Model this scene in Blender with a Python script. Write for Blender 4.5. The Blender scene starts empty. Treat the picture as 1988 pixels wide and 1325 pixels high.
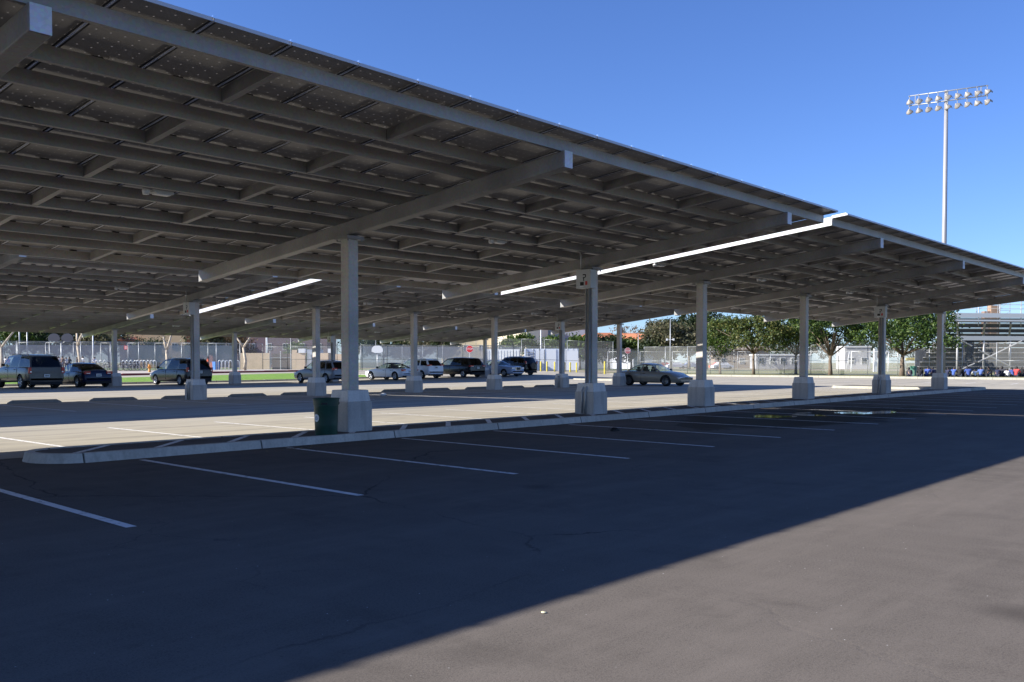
import bpy, bmesh, math, random
import numpy as np
from mathutils import Vector, Matrix

PI = math.pi
scene = bpy.context.scene
C = scene.collection

# ------------------------------------------------------------------ camera
YAW, PITCH, EYE, FPX, HOR = 0.72195, -0.03116, 1.5, 1800.0, 703.0
cam_d = bpy.data.cameras.new("camera"); cam = bpy.data.objects.new("camera", cam_d); C.objects.link(cam)
cam_d.sensor_fit = 'HORIZONTAL'; cam_d.sensor_width = 36.0; cam_d.lens = 36.0 * FPX / 1988.0
cam_d.shift_y = (759.2 - 662.5) / 1988.0
cam_d.clip_start = 0.05; cam_d.clip_end = 4000
cam.location = (0, 0, EYE)
cam.rotation_euler = (PI / 2 + PITCH, 0, YAW - PI / 2)
scene.camera = cam

# ------------------------------------------------------------------ sky, sun, exposure
SUN = Vector((-1.42, 1.027, 1.0)).normalized()
el = math.asin(SUN.z); az = math.atan2(SUN.x, SUN.y)
world = bpy.data.worlds.new("World"); scene.world = world; world.use_nodes = True
wn = world.node_tree.nodes; wl = world.node_tree.links
sky = wn.new("ShaderNodeTexSky"); sky.sky_type = 'NISHITA'; sky.sun_disc = False
sky.sun_elevation = el; sky.sun_rotation = az; sky.altitude = 60
sky.air_density = 1.0; sky.dust_density = 0.0; sky.ozone_density = 2.6
tint = wn.new("ShaderNodeMix"); tint.data_type = 'RGBA'; tint.blend_type = 'MULTIPLY'; tint.inputs[0].default_value = 1.0
tint.inputs[7].default_value = (0.80, 1.06, 1.70, 1)              # deep clear winter blue
wl.new(sky.outputs[0], tint.inputs[6]); wl.new(tint.outputs[2], wn["Background"].inputs[0]); wn["Background"].inputs[1].default_value = 0.055
sd = bpy.data.lights.new("sun", 'SUN'); sd.energy = 5.0; sd.angle = math.radians(0.53); sd.color = (1.0, 0.965, 0.90)
so = bpy.data.objects.new("sun", sd); C.objects.link(so)
so.rotation_euler = SUN.to_track_quat('Z', 'Y').to_euler(); so.location = (0, 0, 60)
scene.view_settings.view_transform = 'Standard'; scene.view_settings.look = 'None'
scene.view_settings.gamma = 1.0; scene.view_settings.exposure = 0.97
cy = scene.cycles; cy.max_bounces = 8; cy.diffuse_bounces = 4; cy.glossy_bounces = 3; cy.transparent_max_bounces = 24
cy.transmission_bounces = 4; cy.sample_clamp_indirect = 4.0; cy.caustics_reflective = True; cy.caustics_refractive = False
cy.blur_glossy = 0.5

# ------------------------------------------------------------------ helpers
def mix(a, b, t): return tuple(a[i] * (1 - t) + b[i] * t for i in range(len(a)))

def sm(t):
    t = min(1, max(0, t)); return t * t * (3 - 2 * t)

def tz(x, y):                                     # terrain height
    D = .7505 * x + .6609 * y; lat = .6609 * x - .7505 * y
    return .45 * sm((D - 66) / 40) * (1 - sm((lat - 2) / 14))

def at(u, D):                                     # world x, y of a bearing at a given distance
    q = (u - 994) / FPX
    return D * (.7505 + .6609 * q), D * (.6609 - .7505 * q)

def hz(v, D): return EYE - (v - HOR) * D / FPX    # height that shows at photo row v

def mat(name, col, rough=.7, metal=0, var=0, scale=8, spec=.5, bump=0, col2=None, detail=4, stretch=None, emit=None):
    m = bpy.data.materials.new(name); m.use_nodes = True; nt = m.node_tree; p = nt.nodes["Principled BSDF"]
    p.inputs["Base Color"].default_value = (*col, 1); p.inputs["Roughness"].default_value = rough
    p.inputs["Metallic"].default_value = metal; p.inputs["Specular IOR Level"].default_value = spec
    if var or col2 or bump:
        tc = nt.nodes.new("ShaderNodeTexCoord"); mp = nt.nodes.new("ShaderNodeMapping")
        nt.links.new(tc.outputs["Object"], mp.inputs[0])
        if stretch: mp.inputs["Scale"].default_value = stretch
        nz = nt.nodes.new("ShaderNodeTexNoise"); nz.inputs["Scale"].default_value = scale; nz.inputs["Detail"].default_value = detail
        nt.links.new(mp.outputs[0], nz.inputs[0])
        cr = nt.nodes.new("ShaderNodeValToRGB")
        c2 = col2 or tuple(min(1, c * (1 + var)) for c in col); c1 = tuple(c * (1 - var) for c in col)
        cr.color_ramp.elements[0].position = .3; cr.color_ramp.elements[0].color = (*c1, 1)
        cr.color_ramp.elements[1].position = .7; cr.color_ramp.elements[1].color = (*c2, 1)
        nt.links.new(nz.outputs[0], cr.inputs[0]); nt.links.new(cr.outputs[0], p.inputs["Base Color"])
        if bump:
            b = nt.nodes.new("ShaderNodeBump"); b.inputs["Strength"].default_value = bump; b.inputs["Distance"].default_value = .02
            nt.links.new(nz.outputs[0], b.inputs["Height"]); nt.links.new(b.outputs[0], p.inputs["Normal"])
    return m

class NT:                                         # small node-graph helper
    def __init__(s, name):
        s.m = bpy.data.materials.new(name); s.m.use_nodes = True; s.t = s.m.node_tree; s.p = s.t.nodes["Principled BSDF"]
        s.tc = s.n("ShaderNodeTexCoord")
    def n(s, k, **kw):
        x = s.t.nodes.new(k)
        for a, b in kw.items(): setattr(x, a, b)
        return x
    def l(s, a, b): s.t.links.new(a, b)
    def noise(s, sc, det=4, vec=None, stretch=None, rough=.5):
        v = vec or s.tc.outputs["Object"]
        if stretch:
            mp = s.n("ShaderNodeMapping"); mp.inputs["Scale"].default_value = stretch; s.l(v, mp.inputs[0]); v = mp.outputs[0]
        x = s.n("ShaderNodeTexNoise"); x.inputs["Scale"].default_value = sc; x.inputs["Detail"].default_value = det
        x.inputs["Roughness"].default_value = rough; s.l(v, x.inputs[0]); return x.outputs[0]
    def ramp(s, f, stops):
        r = s.n("ShaderNodeValToRGB"); e = r.color_ramp.elements
        while len(e) < len(stops): e.new(.5)
        for i, (p, c) in enumerate(stops):
            e[i].position = p; e[i].color = (*c, 1) if isinstance(c, tuple) else (c, c, c, 1)
        s.l(f, r.inputs[0]); return r.outputs[0]
    def mixc(s, f, a, b, mode='MIX'):
        x = s.n("ShaderNodeMix"); x.data_type = 'RGBA'; x.blend_type = mode
        for i, w in ((0, f), (6, a), (7, b)):
            if isinstance(w, (int, float)): x.inputs[i].default_value = w
            elif isinstance(w, tuple): x.inputs[i].default_value = (*w, 1)
            else: s.l(w, x.inputs[i])
        return x.outputs[2]
    def math(s, op, a, b=0.0, c=None):
        x = s.n("ShaderNodeMath"); x.operation = op
        for i, w in enumerate((a, b) + ((c,) if c is not None else ())):
            if isinstance(w, (int, float)): x.inputs[i].default_value = w
            else: s.l(w, x.inputs[i])
        return x.outputs[0]
    def col(s, c): s.l(c, s.p.inputs["Base Color"])
    def bump(s, h, st=.3, d=.01):
        b = s.n("ShaderNodeBump"); b.inputs["Strength"].default_value = st; b.inputs["Distance"].default_value = d
        s.l(h, b.inputs["Height"]); s.l(b.outputs[0], s.p.inputs["Normal"])

class MB:                                         # mesh collector: ONE mesh object per build()
    def __init__(s): s.v = []; s.f = []; s.mi = []
    def add(s, vs, fs, mi=0):
        o = len(s.v); s.v += [tuple(p) for p in vs]; s.f += [tuple(i + o for i in f) for f in fs]; s.mi += [mi] * len(fs); return s
    def box(s, c, d, rz=0, mi=0, taper=1.0):
        x, y, z = d[0] / 2, d[1] / 2, d[2] / 2; ca, sa = math.cos(rz), math.sin(rz); vs = []
        for k, (a, b, e) in enumerate([(-1,-1,-1),(1,-1,-1),(1,1,-1),(-1,1,-1),(-1,-1,1),(1,-1,1),(1,1,1),(-1,1,1)]):
            t = taper if e > 0 else 1; px, py = a * x * t, b * y * t
            vs.append((c[0] + px * ca - py * sa, c[1] + px * sa + py * ca, c[2] + e * z))
        return s.add(vs, [(0,3,2,1),(4,5,6,7),(0,1,5,4),(1,2,6,5),(2,3,7,6),(3,0,4,7)], mi)
    def hexa(s, p8, mi=0): return s.add(p8, [(0,3,2,1),(4,5,6,7),(0,1,5,4),(1,2,6,5),(2,3,7,6),(3,0,4,7)], mi)
    def tube(s, pts, r, n=8, mi=0, caps=True):
        P = [Vector(p) for p in pts]; R = r if isinstance(r, (list, tuple)) else [r] * len(P); o = len(s.v); vs = []; ref = None
        for i, p in enumerate(P):
            d = (P[min(i + 1, len(P) - 1)] - P[max(i - 1, 0)])
            if d.length < 1e-9: d = Vector((0, 0, 1))
            d.normalize()
            if ref is None: ref = Vector((0, 0, 1)) if abs(d.z) < .9 else Vector((1, 0, 0))
            a = d.cross(ref); a = a.normalized() if a.length > 1e-6 else d.orthogonal().normalized(); b = d.cross(a)
            ref = -b if False else ref
            for k in range(n):
                t = 2 * PI * k / n; vs.append(p + (a * math.cos(t) + b * math.sin(t)) * R[i])
        fs = [(i * n + k, i * n + (k + 1) % n, (i + 1) * n + (k + 1) % n, (i + 1) * n + k) for i in range(len(P) - 1) for k in range(n)]
        if caps: fs += [tuple(range(n))[::-1], tuple((len(P) - 1) * n + k for k in range(n))]
        return s.add(vs, fs, mi)
    def lathe(s, prof, n=20, M=None, mi=0):
        vs = []; m = len(prof)
        for k in range(n):
            t = 2 * PI * k / n
            for r, z in prof:
                p = Vector((r * math.cos(t), r * math.sin(t), z)); vs.append(M @ p if M else p)
        fs = [(k * m + i, ((k + 1) % n) * m + i, ((k + 1) % n) * m + i + 1, k * m + i + 1) for k in range(n) for i in range(m - 1)]
        return s.add(vs, fs, mi)
    def prism(s, poly, z0, z1, mi=0):
        n = len(poly); vs = [(x, y, z0) for x, y in poly] + [(x, y, z1) for x, y in poly]
        return s.add(vs, [tuple(range(n))[::-1], tuple(range(n, 2 * n))] + [(i, (i + 1) % n, (i + 1) % n + n, i + n) for i in range(n)], mi)
    def mesh(s, name, mats, smooth=False):
        me = bpy.data.meshes.new(name); me.from_pydata([tuple(v) for v in s.v], [], s.f)
        for m in (mats if isinstance(mats, (list, tuple)) else [mats]): me.materials.append(m)
        if any(s.mi): me.polygons.foreach_set("material_index", s.mi)
        if smooth: me.polygons.foreach_set("use_smooth", [True] * len(me.polygons))
        me.update(); return me
    def build(s, name, mats, parent=None, smooth=False, loc=(0, 0, 0), bevel=0, autosm=False):
        me = s.mesh(name, mats, smooth or autosm)
        o = bpy.data.objects.new(name, me); C.objects.link(o); o.location = loc
        if parent: o.parent = parent
        if autosm: me.set_sharp_from_angle(angle=math.radians(35))
        if bevel:
            b = o.modifiers.new("bevel", 'BEVEL'); b.width = bevel; b.segments = 2; b.limit_method = 'ANGLE'
        return o

def tag(o, label=None, cat=None, group=None, kind=None):
    if label: o["label"] = label
    if cat: o["category"] = cat
    if group: o["group"] = group
    if kind: o["kind"] = kind
    return o

def thing(name, label, cat, loc=(0, 0, 0), rz=0, group=None):
    o = bpy.data.objects.new(name, None); C.objects.link(o); o.location = loc; o.rotation_euler = (0, 0, rz)
    o.empty_display_size = .2
    return tag(o, label, cat, group)

def dup(o, parent=None):
    c = o.copy(); C.objects.link(c)
    if parent is not None: c.parent = parent
    for ch in list(o.children): dup(ch, c)
    return c

def place(proto, used, loc, rz=0, label=None, scale=None):
    o = proto if not used else dup(proto)
    o.location = loc; o.rotation_euler = (0, 0, rz)
    if scale: o.scale = scale
    if label: o["label"] = label
    return o

# ------------------------------------------------------------------ materials
def asphalt_dark():
    g = NT("dark sealed asphalt")
    big = g.noise(.35, 5, rough=.6); mid = g.noise(2.2, 5, stretch=(1.6, .6, 1)); fine = g.noise(120, 3)
    c = g.ramp(big, [(.25, (.110, .094, .080)), (.55, (.126, .107, .091)), (.8, (.142, .121, .104))])
    c = g.mixc(.35, c, g.ramp(mid, [(.3, (.098, .083, .070)), (.7, (.154, .131, .112))]))
    c = g.mixc(g.ramp(fine, [(.44, .0), (.62, .42)]), c, (.20, .175, .150))
    c = g.mixc(g.ramp(g.noise(55, 4, rough=.7), [(.50, .0), (.68, .5)]), c, (.045, .040, .038))
    c = g.mixc(g.ramp(g.noise(.9, 7, stretch=(.35, 1.6, 1), rough=.7), [(.46, 0.0), (.70, .6)]), c, (.18, .153, .130))
    c = g.mixc(g.ramp(g.noise(.55, 6, stretch=(1.2, .8, 1), rough=.75), [(.54, 0.0), (.72, .5)]), c, (.070, .060, .052))
    sp = g.n("ShaderNodeTexVoronoi"); sp.inputs["Scale"].default_value = 9; g.l(g.tc.outputs["Object"], sp.inputs[0])
    spots = g.ramp(sp.outputs["Distance"], [(.0, 1.0), (.035, 1.0), (.05, 0.0)])
    sel = g.ramp(g.noise(1.3, 2), [(.50, 0.0), (.60, .9)])
    c = g.mixc(g.math('MULTIPLY', spots, sel), c, (.62, .60, .56))  # pale specks painted in to stand for small glints
    # cracks
    w = g.n("ShaderNodeTexNoise"); w.inputs["Scale"].default_value = 1.1; w.inputs["Detail"].default_value = 9; w.inputs["Roughness"].default_value = .7; g.l(g.tc.outputs["Object"], w.inputs[0])
    vadd = g.mixc(.5, g.tc.outputs["Object"], w.outputs[1], 'ADD')
    vo = g.n("ShaderNodeTexVoronoi"); vo.feature = 'DISTANCE_TO_EDGE'; vo.inputs["Scale"].default_value = .16; g.l(vadd, vo.inputs[0])
    cr = g.ramp(vo.outputs["Distance"], [(.0, 1.0), (.0012, 1.0), (.0026, 0.0)])
    brk = g.ramp(g.noise(.5, 3), [(.46, 0.0), (.56, .7)])
    sy_ = g.n("ShaderNodeSeparateXYZ"); g.l(g.tc.outputs["Object"], sy_.inputs[0])
    zone = g.ramp(g.math('ADD', g.math('MULTIPLY', sy_.outputs[1], .1), g.math('MULTIPLY', sy_.outputs[0], -.02)), [(.30, 0.0), (.36, 1.0)])
    brk = g.math('MULTIPLY', brk, zone)
    c = g.mixc(g.math('MULTIPLY', cr, brk), c, (.02, .019, .02))
    vd = g.n("ShaderNodeTexVoronoi"); vd.inputs["Scale"].default_value = .55; g.l(g.mixc(.25, g.tc.outputs["Object"], w.outputs[1], 'ADD'), vd.inputs[0])
    drip = g.ramp(vd.outputs["Distance"], [(.0, .75), (.06, .55), (.15, 0.0)])
    c = g.mixc(g.math('MULTIPLY', drip, g.ramp(g.noise(.23, 2), [(.50, 0.0), (.58, .8)])), c, (.045, .038, .033))
    vo2 = g.n("ShaderNodeTexVoronoi"); vo2.feature = 'DISTANCE_TO_EDGE'; vo2.inputs["Scale"].default_value = .9; g.l(vadd, vo2.inputs[0])
    cr2 = g.ramp(vo2.outputs["Distance"], [(.0, 1.0), (.003, 1.0), (.007, 0.0)])
    brk2 = g.math('MULTIPLY', zone, g.ramp(g.noise(.33, 2, stretch=(1, 1.3, 1)), [(.56, 0.0), (.64, .45)]))
    c = g.mixc(g.math('MULTIPLY', cr2, brk2), c, (.04, .037, .038))
    g.col(c)
    # wet area round the puddle by the kerb
    sx = g.n("ShaderNodeSeparateXYZ"); g.l(g.tc.outputs["Object"], sx.inputs[0])
    dx = g.math('DIVIDE', g.math('SUBTRACT', sx.outputs[0], 25.0), 6.8); dy = g.math('DIVIDE', g.math('SUBTRACT', sx.outputs[1], 10.8), 2.3)
    d = g.math('SQRT', g.math('ADD', g.math('MULTIPLY', dx, dx), g.math('MULTIPLY', dy, dy)))
    d = g.math('ADD', d, g.math('MULTIPLY', g.math('SUBTRACT', g.noise(.8, 4), .5), 1.3))
    wet = g.ramp(d, [(.88, 1.0), (1.12, 0.0)])
    c2 = g.mixc(g.math('MULTIPLY', wet, .88), c, (.012, .011, .011)); g.col(c2)
    g.l(g.math('SUBTRACT', .92, g.math('MULTIPLY', wet, .3)), g.p.inputs["Roughness"])
    g.p.inputs["Specular IOR Level"].default_value = .08
    g.bump(g.math('ADD', fine, g.math('MULTIPLY', cr, -.8)), .35, .006)
    return g.m

def asphalt_light():
    g = NT("old pale asphalt")
    big = g.noise(.12, 5, stretch=(1, 1.5, 1)); st = g.noise(.5, 6, stretch=(.22, 2.4, 1), rough=.65); fine = g.noise(60, 3)
    c = g.ramp(big, [(.3, (.37, .33, .262)), (.7, (.44, .395, .315))])
    c = g.mixc(g.ramp(st, [(.50, 0.0), (.66, .75)]), c, (.20, .185, .165))
    c = g.mixc(g.ramp(g.noise(1.4, 5, stretch=(.5, 2, 1)), [(.58, 0.0), (.72, .5)]), c, (.16, .15, .135))
    c = g.mixc(g.ramp(fine, [(.35, 0.0), (.7, .25)]), c, (.28, .265, .24))
    g.col(c); g.p.inputs["Roughness"].default_value = .92; g.p.inputs["Specular IOR Level"].default_value = .1
    g.bump(fine, .25, .006); return g.m

def concrete(name, c1, c2, joint=None):
    g = NT(name)
    a = g.noise(1.2, 6, rough=.65); b = g.noise(25, 4)
    c = g.ramp(a, [(.3, c1), (.7, c2)])
    c = g.mixc(g.ramp(b, [(.4, 0.0), (.75, .3)]), c, tuple(x * .6 for x in c1))
    # rain streaks and grime of irregular shape
    s = g.noise(3, 5, stretch=(3, 3, .25)); c = g.mixc(g.ramp(s, [(.5, 0.0), (.72, .4)]), c, tuple(x * .55 for x in c1))
    if joint:
        sx = g.n("ShaderNodeSeparateXYZ"); g.l(g.tc.outputs["Object"], sx.inputs[0])
        fr = g.math('FRACT', g.math('DIVIDE', sx.outputs[joint[0]], joint[1]))
        c = g.mixc(g.ramp(fr, [(.0, 1.0), (.007, 1.0), (.009, 0.0)]), c, (.03, .028, .026))
    g.col(c); g.p.inputs["Roughness"].default_value = .85; g.bump(b, .3, .005); return g.m

def galvanised(name, base, var=.25, rough=.55, rust=True):
    g = NT(name)
    vo = g.n("ShaderNodeTexVoronoi"); vo.inputs["Scale"].default_value = 30; g.l(g.tc.outputs["Object"], vo.inputs[0])
    n1 = g.noise(1.1, 5, stretch=(1, 1, .6)); n2 = g.noise(7, 5)
    c = g.ramp(n1, [(.3, tuple(x * (1 - var) for x in base)), (.7, tuple(x * (1 + var) for x in base))])
    c = g.mixc(.18, c, vo.outputs["Color"], 'MULTIPLY')
    if rust: c = g.mixc(g.ramp(n2, [(.6, 0.0), (.8, .4)]), c, (base[0] * .75, base[1] * .66, base[2] * .55))
    g.col(c); g.p.inputs["Roughness"].default_value = rough; g.p.inputs["Metallic"].default_value = .25
    g.p.inputs["Specular IOR Level"].default_value = .4
    return g.m

def panel_glass():                                # glass-glass laminate: cells block the light, cell corners and margins let it through
    g = NT("solar laminate"); t = g.t; out = t.nodes["Material Output"]
    sx = g.n("ShaderNodeSeparateXYZ"); g.l(g.tc.outputs["Object"], sx.inputs[0])
    def cellc(o): return g.math('ABSOLUTE', g.math('SUBTRACT', g.math('FRACT', g.math('ADD', g.math('DIVIDE', o, .156), .5)), .5))
    ax, ay = cellc(sx.outputs[0]), cellc(sx.outputs[1])
    dot = g.ramp(g.math('ADD', ax, ay), [(.0, 1.0), (.06, 1.0), (.10, 0.0)])
    endm = g.ramp(g.math('ABSOLUTE', sx.outputs[1]), [(.885, 0.0), (.9, 1.0)])
    f = g.math('MAXIMUM', dot, g.math('MULTIPLY', endm, .5))
    pc = g.ramp(g.noise(2.4, 4), [(.3, (.145, .136, .127)), (.7, (.195, .182, .17))])
    seam = g.ramp(g.math('MINIMUM', g.math('SUBTRACT', .5, ax), g.math('SUBTRACT', .5, ay)), [(.0, 1.0), (.012, 1.0), (.03, 0.0)])
    pc = g.mixc(g.math('MULTIPLY', seam, .0), pc, (.05, .045, .04))
    pc = g.mixc(g.ramp(g.math('MINIMUM', ax, ay), [(.0, .35), (.012, .35), (.022, 0.0)]), pc, (.25, .23, .21))
    g.col(g.mixc(g.math('MULTIPLY', dot, .5), pc, (.55, .52, .47)))  # light through the cell corners partly painted into the base colour
    g.p.inputs["Roughness"].default_value = .35; g.p.inputs["Specular IOR Level"].default_value = .35
    tr = g.n("ShaderNodeBsdfTranslucent"); tr.inputs[0].default_value = (.9, .8, .68, 1)
    mx = g.n("ShaderNodeMixShader"); g.l(g.math('MULTIPLY', f, .07), mx.inputs[0]); g.l(g.p.outputs[0], mx.inputs[1]); g.l(tr.outputs[0], mx.inputs[2])
    m2 = g.n("ShaderNodeMixShader"); m2.inputs[0].default_value = .008; g.l(mx.outputs[0], m2.inputs[1]); g.l(tr.outputs[0], m2.inputs[2])
    g.l(m2.outputs[0], out.inputs[0]); return g.m

def leafmat(name, cols, trans=.3):
    g = NT(name); out = g.t.nodes["Material Output"]
    geo = g.n("ShaderNodeNewGeometry")
    n = len(cols); c = g.ramp(geo.outputs["Random Per Island"], [(i / (n - 1), tuple(cols[i])) for i in range(n)])
    g.col(c); g.p.inputs["Roughness"].default_value = .55; g.p.inputs["Specular IOR Level"].default_value = .3
    tr = g.n("ShaderNodeBsdfTranslucent"); g.l(c, tr.inputs[0]); mx = g.n("ShaderNodeMixShader"); mx.inputs[0].default_value = trans
    g.l(g.p.outputs[0], mx.inputs[1]); g.l(tr.outputs[0], mx.inputs[2]); g.l(mx.outputs[0], out.inputs[0]); return g.m

def glassmat(name, tint, refl=.12):
    g = NT(name); out = g.t.nodes["Material Output"]
    tr = g.n("ShaderNodeBsdfTransparent"); tr.inputs[0].default_value = (*tint, 1)
    gl = g.n("ShaderNodeBsdfGlossy"); gl.inputs["Roughness"].default_value = .03; gl.inputs[0].default_value = (.9, .95, 1, 1)
    fr = g.n("ShaderNodeLayerWeight"); fr.inputs[0].default_value = .5
    f = g.math('ADD', refl, g.math('MULTIPLY', g.math('POWER', fr.outputs[1], 4.0), .6))
    mx = g.n("ShaderNodeMixShader"); g.l(f, mx.inputs[0]); g.l(tr.outputs[0], mx.inputs[1]); g.l(gl.outputs[0], mx.inputs[2])
    g.l(mx.outputs[0], out.inputs[0]); return g.m

def wiremat(name, col, cover):                    # chain link: fine diagonal wires
    g = NT(name); out = g.t.nodes["Material Output"]
    tr = g.n("ShaderNodeBsdfTransparent"); g.p.inputs["Base Color"].default_value = (*col, 1); g.p.inputs["Roughness"].default_value = .6
    nz = g.noise(.5, 2); f = g.math('ADD', cover - .03, g.math('MULTIPLY', nz, .06))
    mx = g.n("ShaderNodeMixShader"); g.l(f, mx.inputs[0]); g.l(tr.outputs[0], mx.inputs[1]); g.l(g.p.outputs[0], mx.inputs[2])
    g.l(mx.outputs[0], out.inputs[0]); return g.m

def paint(name, col, metal=0, rough=.25):
    m = mat(name, col, rough, metal); p = m.node_tree.nodes["Principled BSDF"]
    p.inputs["Specular IOR Level"].default_value = .35; p.inputs["Coat Weight"].default_value = .25; p.inputs["Coat Roughness"].default_value = .06; return m

def linepaint():
    g = NT("worn white line paint")
    n = g.noise(7, 6, rough=.7); c = g.ramp(n, [(.34, (.22, .21, .20)), (.46, (.74, .71, .67)), (.8, (.84, .81, .77))])
    g.col(c); g.p.inputs["Roughness"].default_value = .8; return g.m

M = dict(
 dark=asphalt_dark(), light=asphalt_light(), line=linepaint(),
 kerb=concrete("kerb concrete", (.46, .41, .35), (.64, .58, .50), joint=(0, 3.05)),
 kerb2=concrete("kerb concrete across", (.38, .36, .29), (.50, .47, .38), joint=(1, 3.05)),
 block=concrete("pedestal concrete", (.47, .43, .39), (.60, .56, .51)),
 blockcap=concrete("pedestal cap concrete", (.70, .67, .63), (.80, .77, .73)),
 stop=concrete("wheel stop concrete", (.22, .21, .19), (.30, .285, .26)),
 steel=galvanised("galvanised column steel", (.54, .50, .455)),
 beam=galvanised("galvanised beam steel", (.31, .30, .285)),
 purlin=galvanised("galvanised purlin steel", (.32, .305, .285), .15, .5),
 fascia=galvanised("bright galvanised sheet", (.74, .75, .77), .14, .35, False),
 endplate=galvanised("beam end plate", (.62, .64, .68), .12, .6),
 frame=mat("anodised panel frame", (.50, .50, .51), .5, .3),
 lip=mat("dark frame lip", (.05, .047, .044), .8), lam=panel_glass(), black=mat("black plastic", (.012, .012, .013), .5),  # frame lip much darker than the rest of the frame
 boxgrey=mat("grey enclosure paint", (.52, .52, .50), .5, 0, .06, 3), red=mat("red label", (.55, .03, .03), .5),
 white=mat("white paint", (.8, .8, .79), .5), rubber=mat("tyre rubber", (.012, .012, .012), .8, 0, .2, 20),
 rim=mat("alloy rim", (.55, .56, .58), .3, .9), rimdark=mat("dark grey hubcap", (.28, .28, .28), .35, .7), chrome=mat("chrome", (.75, .75, .76), .12, 1),
 tail=mat("red tail lamp", (.42, .012, .015), .15), head=mat("headlamp lens", (.62, .64, .66), .1, .3),
 seat=mat("dark seat cloth", (.03, .03, .032), .8), under=mat("underbody black", (.008, .008, .008), .8),
 plate=mat("licence plate", (.6, .6, .56), .4), glass_clear=glassmat("clear car glass", (.82, .90, .84), .04), glass_dark=glassmat("privacy glass", (.02, .02, .024), .025),
 bin=mat("dark green bin plastic", (.004, .05, .03), .45, 0, .3, 4), tgreen=mat("teal green bin plastic", (.02, .2, .13), .5),
 bark=mat("brown bark", (.16, .12, .085), .9, 0, .35, 6, bump=.6, stretch=(3, 3, .6)),
 pale_bark=mat("pale mottled bark", (.46, .38, .28), .85, 0, .3, 3, bump=.3),
 post=mat("galvanised fence post", (.42, .43, .43), .45, .5, .12, 6), post_dark=mat("dark painted fence post", (.05, .055, .05), .5),
 wire=wiremat("chain link wire", (.48, .48, .46), .15), wire_dark=wiremat("weathered chain link wire", (.40, .40, .38), .13),
 screen2=wiremat("thin pale wind screen", (.50, .52, .52), .20), screen=wiremat("pale wind screen cloth", (.46, .46, .49), .62), grass=None,
)

def grassmat(name, a, b, c3, scale=1.2):
    g = NT(name); n = g.noise(scale, 6, rough=.7); f = g.noise(40, 3)
    c = g.ramp(n, [(.3, a), (.6, b), (.8, c3)]); c = g.mixc(g.ramp(f, [(.4, 0.0), (.7, .5)]), c, tuple(x * .6 for x in a))
    g.col(c); g.p.inputs["Roughness"].default_value = .9; g.bump(f, .8, .04); return g.m
M['grass'] = grassmat("watered lawn", (.14, .26, .02), (.19, .33, .03), (.24, .38, .05))
M['drygrass'] = grassmat("dry lawn", (.16, .17, .06), (.22, .21, .09), (.32, .28, .15))
M['path'] = concrete("sidewalk concrete", (.42, .37, .32), (.52, .46, .40))

# ------------------------------------------------------------------ ground, lots, lawns
def sheet(name, x0, x1, y0, y1, m, dz=0, step=4.0, zf=tz, kind='structure', label=None):
    nx = max(1, int(math.ceil((x1 - x0) / step))); ny = max(1, int(math.ceil((y1 - y0) / step))); b = MB()
    vs = [(x0 + (x1 - x0) * i / nx, y0 + (y1 - y0) * j / ny) for j in range(ny + 1) for i in range(nx + 1)]
    b.add([(x, y, zf(x, y) + dz) for x, y in vs], [(j * (nx + 1) + i, j * (nx + 1) + i + 1, (j + 1) * (nx + 1) + i + 1, (j + 1) * (nx + 1) + i) for j in range(ny) for i in range(nx)])
    o = b.build(name, m, smooth=True); tag(o, label, kind=kind); return o

def fieldmat():
    g = NT("playing field soil and grass")
    sx = g.n("ShaderNodeSeparateXYZ"); g.l(g.tc.outputs["Object"], sx.inputs[0])
    n = g.noise(.02, 4); n2 = g.noise(.6, 5)
    band = g.math('SINE', g.math('ADD', g.math('MULTIPLY', sx.outputs[0], .085), g.math('MULTIPLY', n, 2.5)))
    c = g.mixc(g.ramp(band, [(-.0, 0.0), (.3, 1.0)]), (.30, .24, .15), (.13, .18, .05))
    c = g.mixc(g.ramp(n2, [(.4, 0.0), (.75, .5)]), c, (.22, .20, .10)); g.col(c); g.p.inputs["Roughness"].default_value = .95; return g.m
sheet("ground", -400, 1400, -400, 1400, fieldmat(), -.06, 7)
sheet("asphalt_lot", -45, 86, -45, 60, M['dark'], 0.0, 4, zf=lambda x, y: 0.0)
sheet("parking_lot", -45, 85.9, 15.3, 61, M['light'], .004, 3, zf=lambda x, y: tz(x, y) if y > 45 else 0.0)
sheet("access_road", 56.2, 85.9, -45, 15.3, M['light'], .004, 4)
sheet("parking_lot", 46.0, 92, 61, 96, M['light'], .010, 3)
sheet("street", -45, 56.2, 61, 84, M['light'], .002, 3)
sheet("grass_strip", -45, 55, 61.2, 76, M['grass'], .10, 3)
sheet("sidewalk", -45, 64, 84.1, 96, M['path'], .16, 3)
sheet("lawn", 86.1, 140, -45, 66, M['drygrass'], .16, 3)
b = MB()
for i in range(33): b.box((-45 + i * 3.06 + 1.53, 61.1, tz(-45 + i * 3.06, 61.1) + .055), (3.05, .16, .16))
for i in range(5): b.box((55.08, 62.7 + i * 3, tz(55, 62.5 + i * 3) + .06), (.16, 3.0, .16))
tag(b.build("kerb", M['kerb'], bevel=.01), kind='structure')
redk = mat("red kerb paint", (.26, .035, .03), .6, 0, .25, 2)
b = MB()
for i in range(35): b.box((-45 + i * 3.06 + 1.53, 84.02, tz(-45 + i * 3.06 + 1.5, 84) + .06), (3.06, .15, .26))
tag(b.build("kerb", redk), kind='structure')
b = MB()
for i in range(38): b.box((86.0, -45 + i * 3.0, .08), (.2, 2.99, .2))
tag(b.build("kerb", M['kerb2'], bevel=.012), kind='structure')

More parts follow.
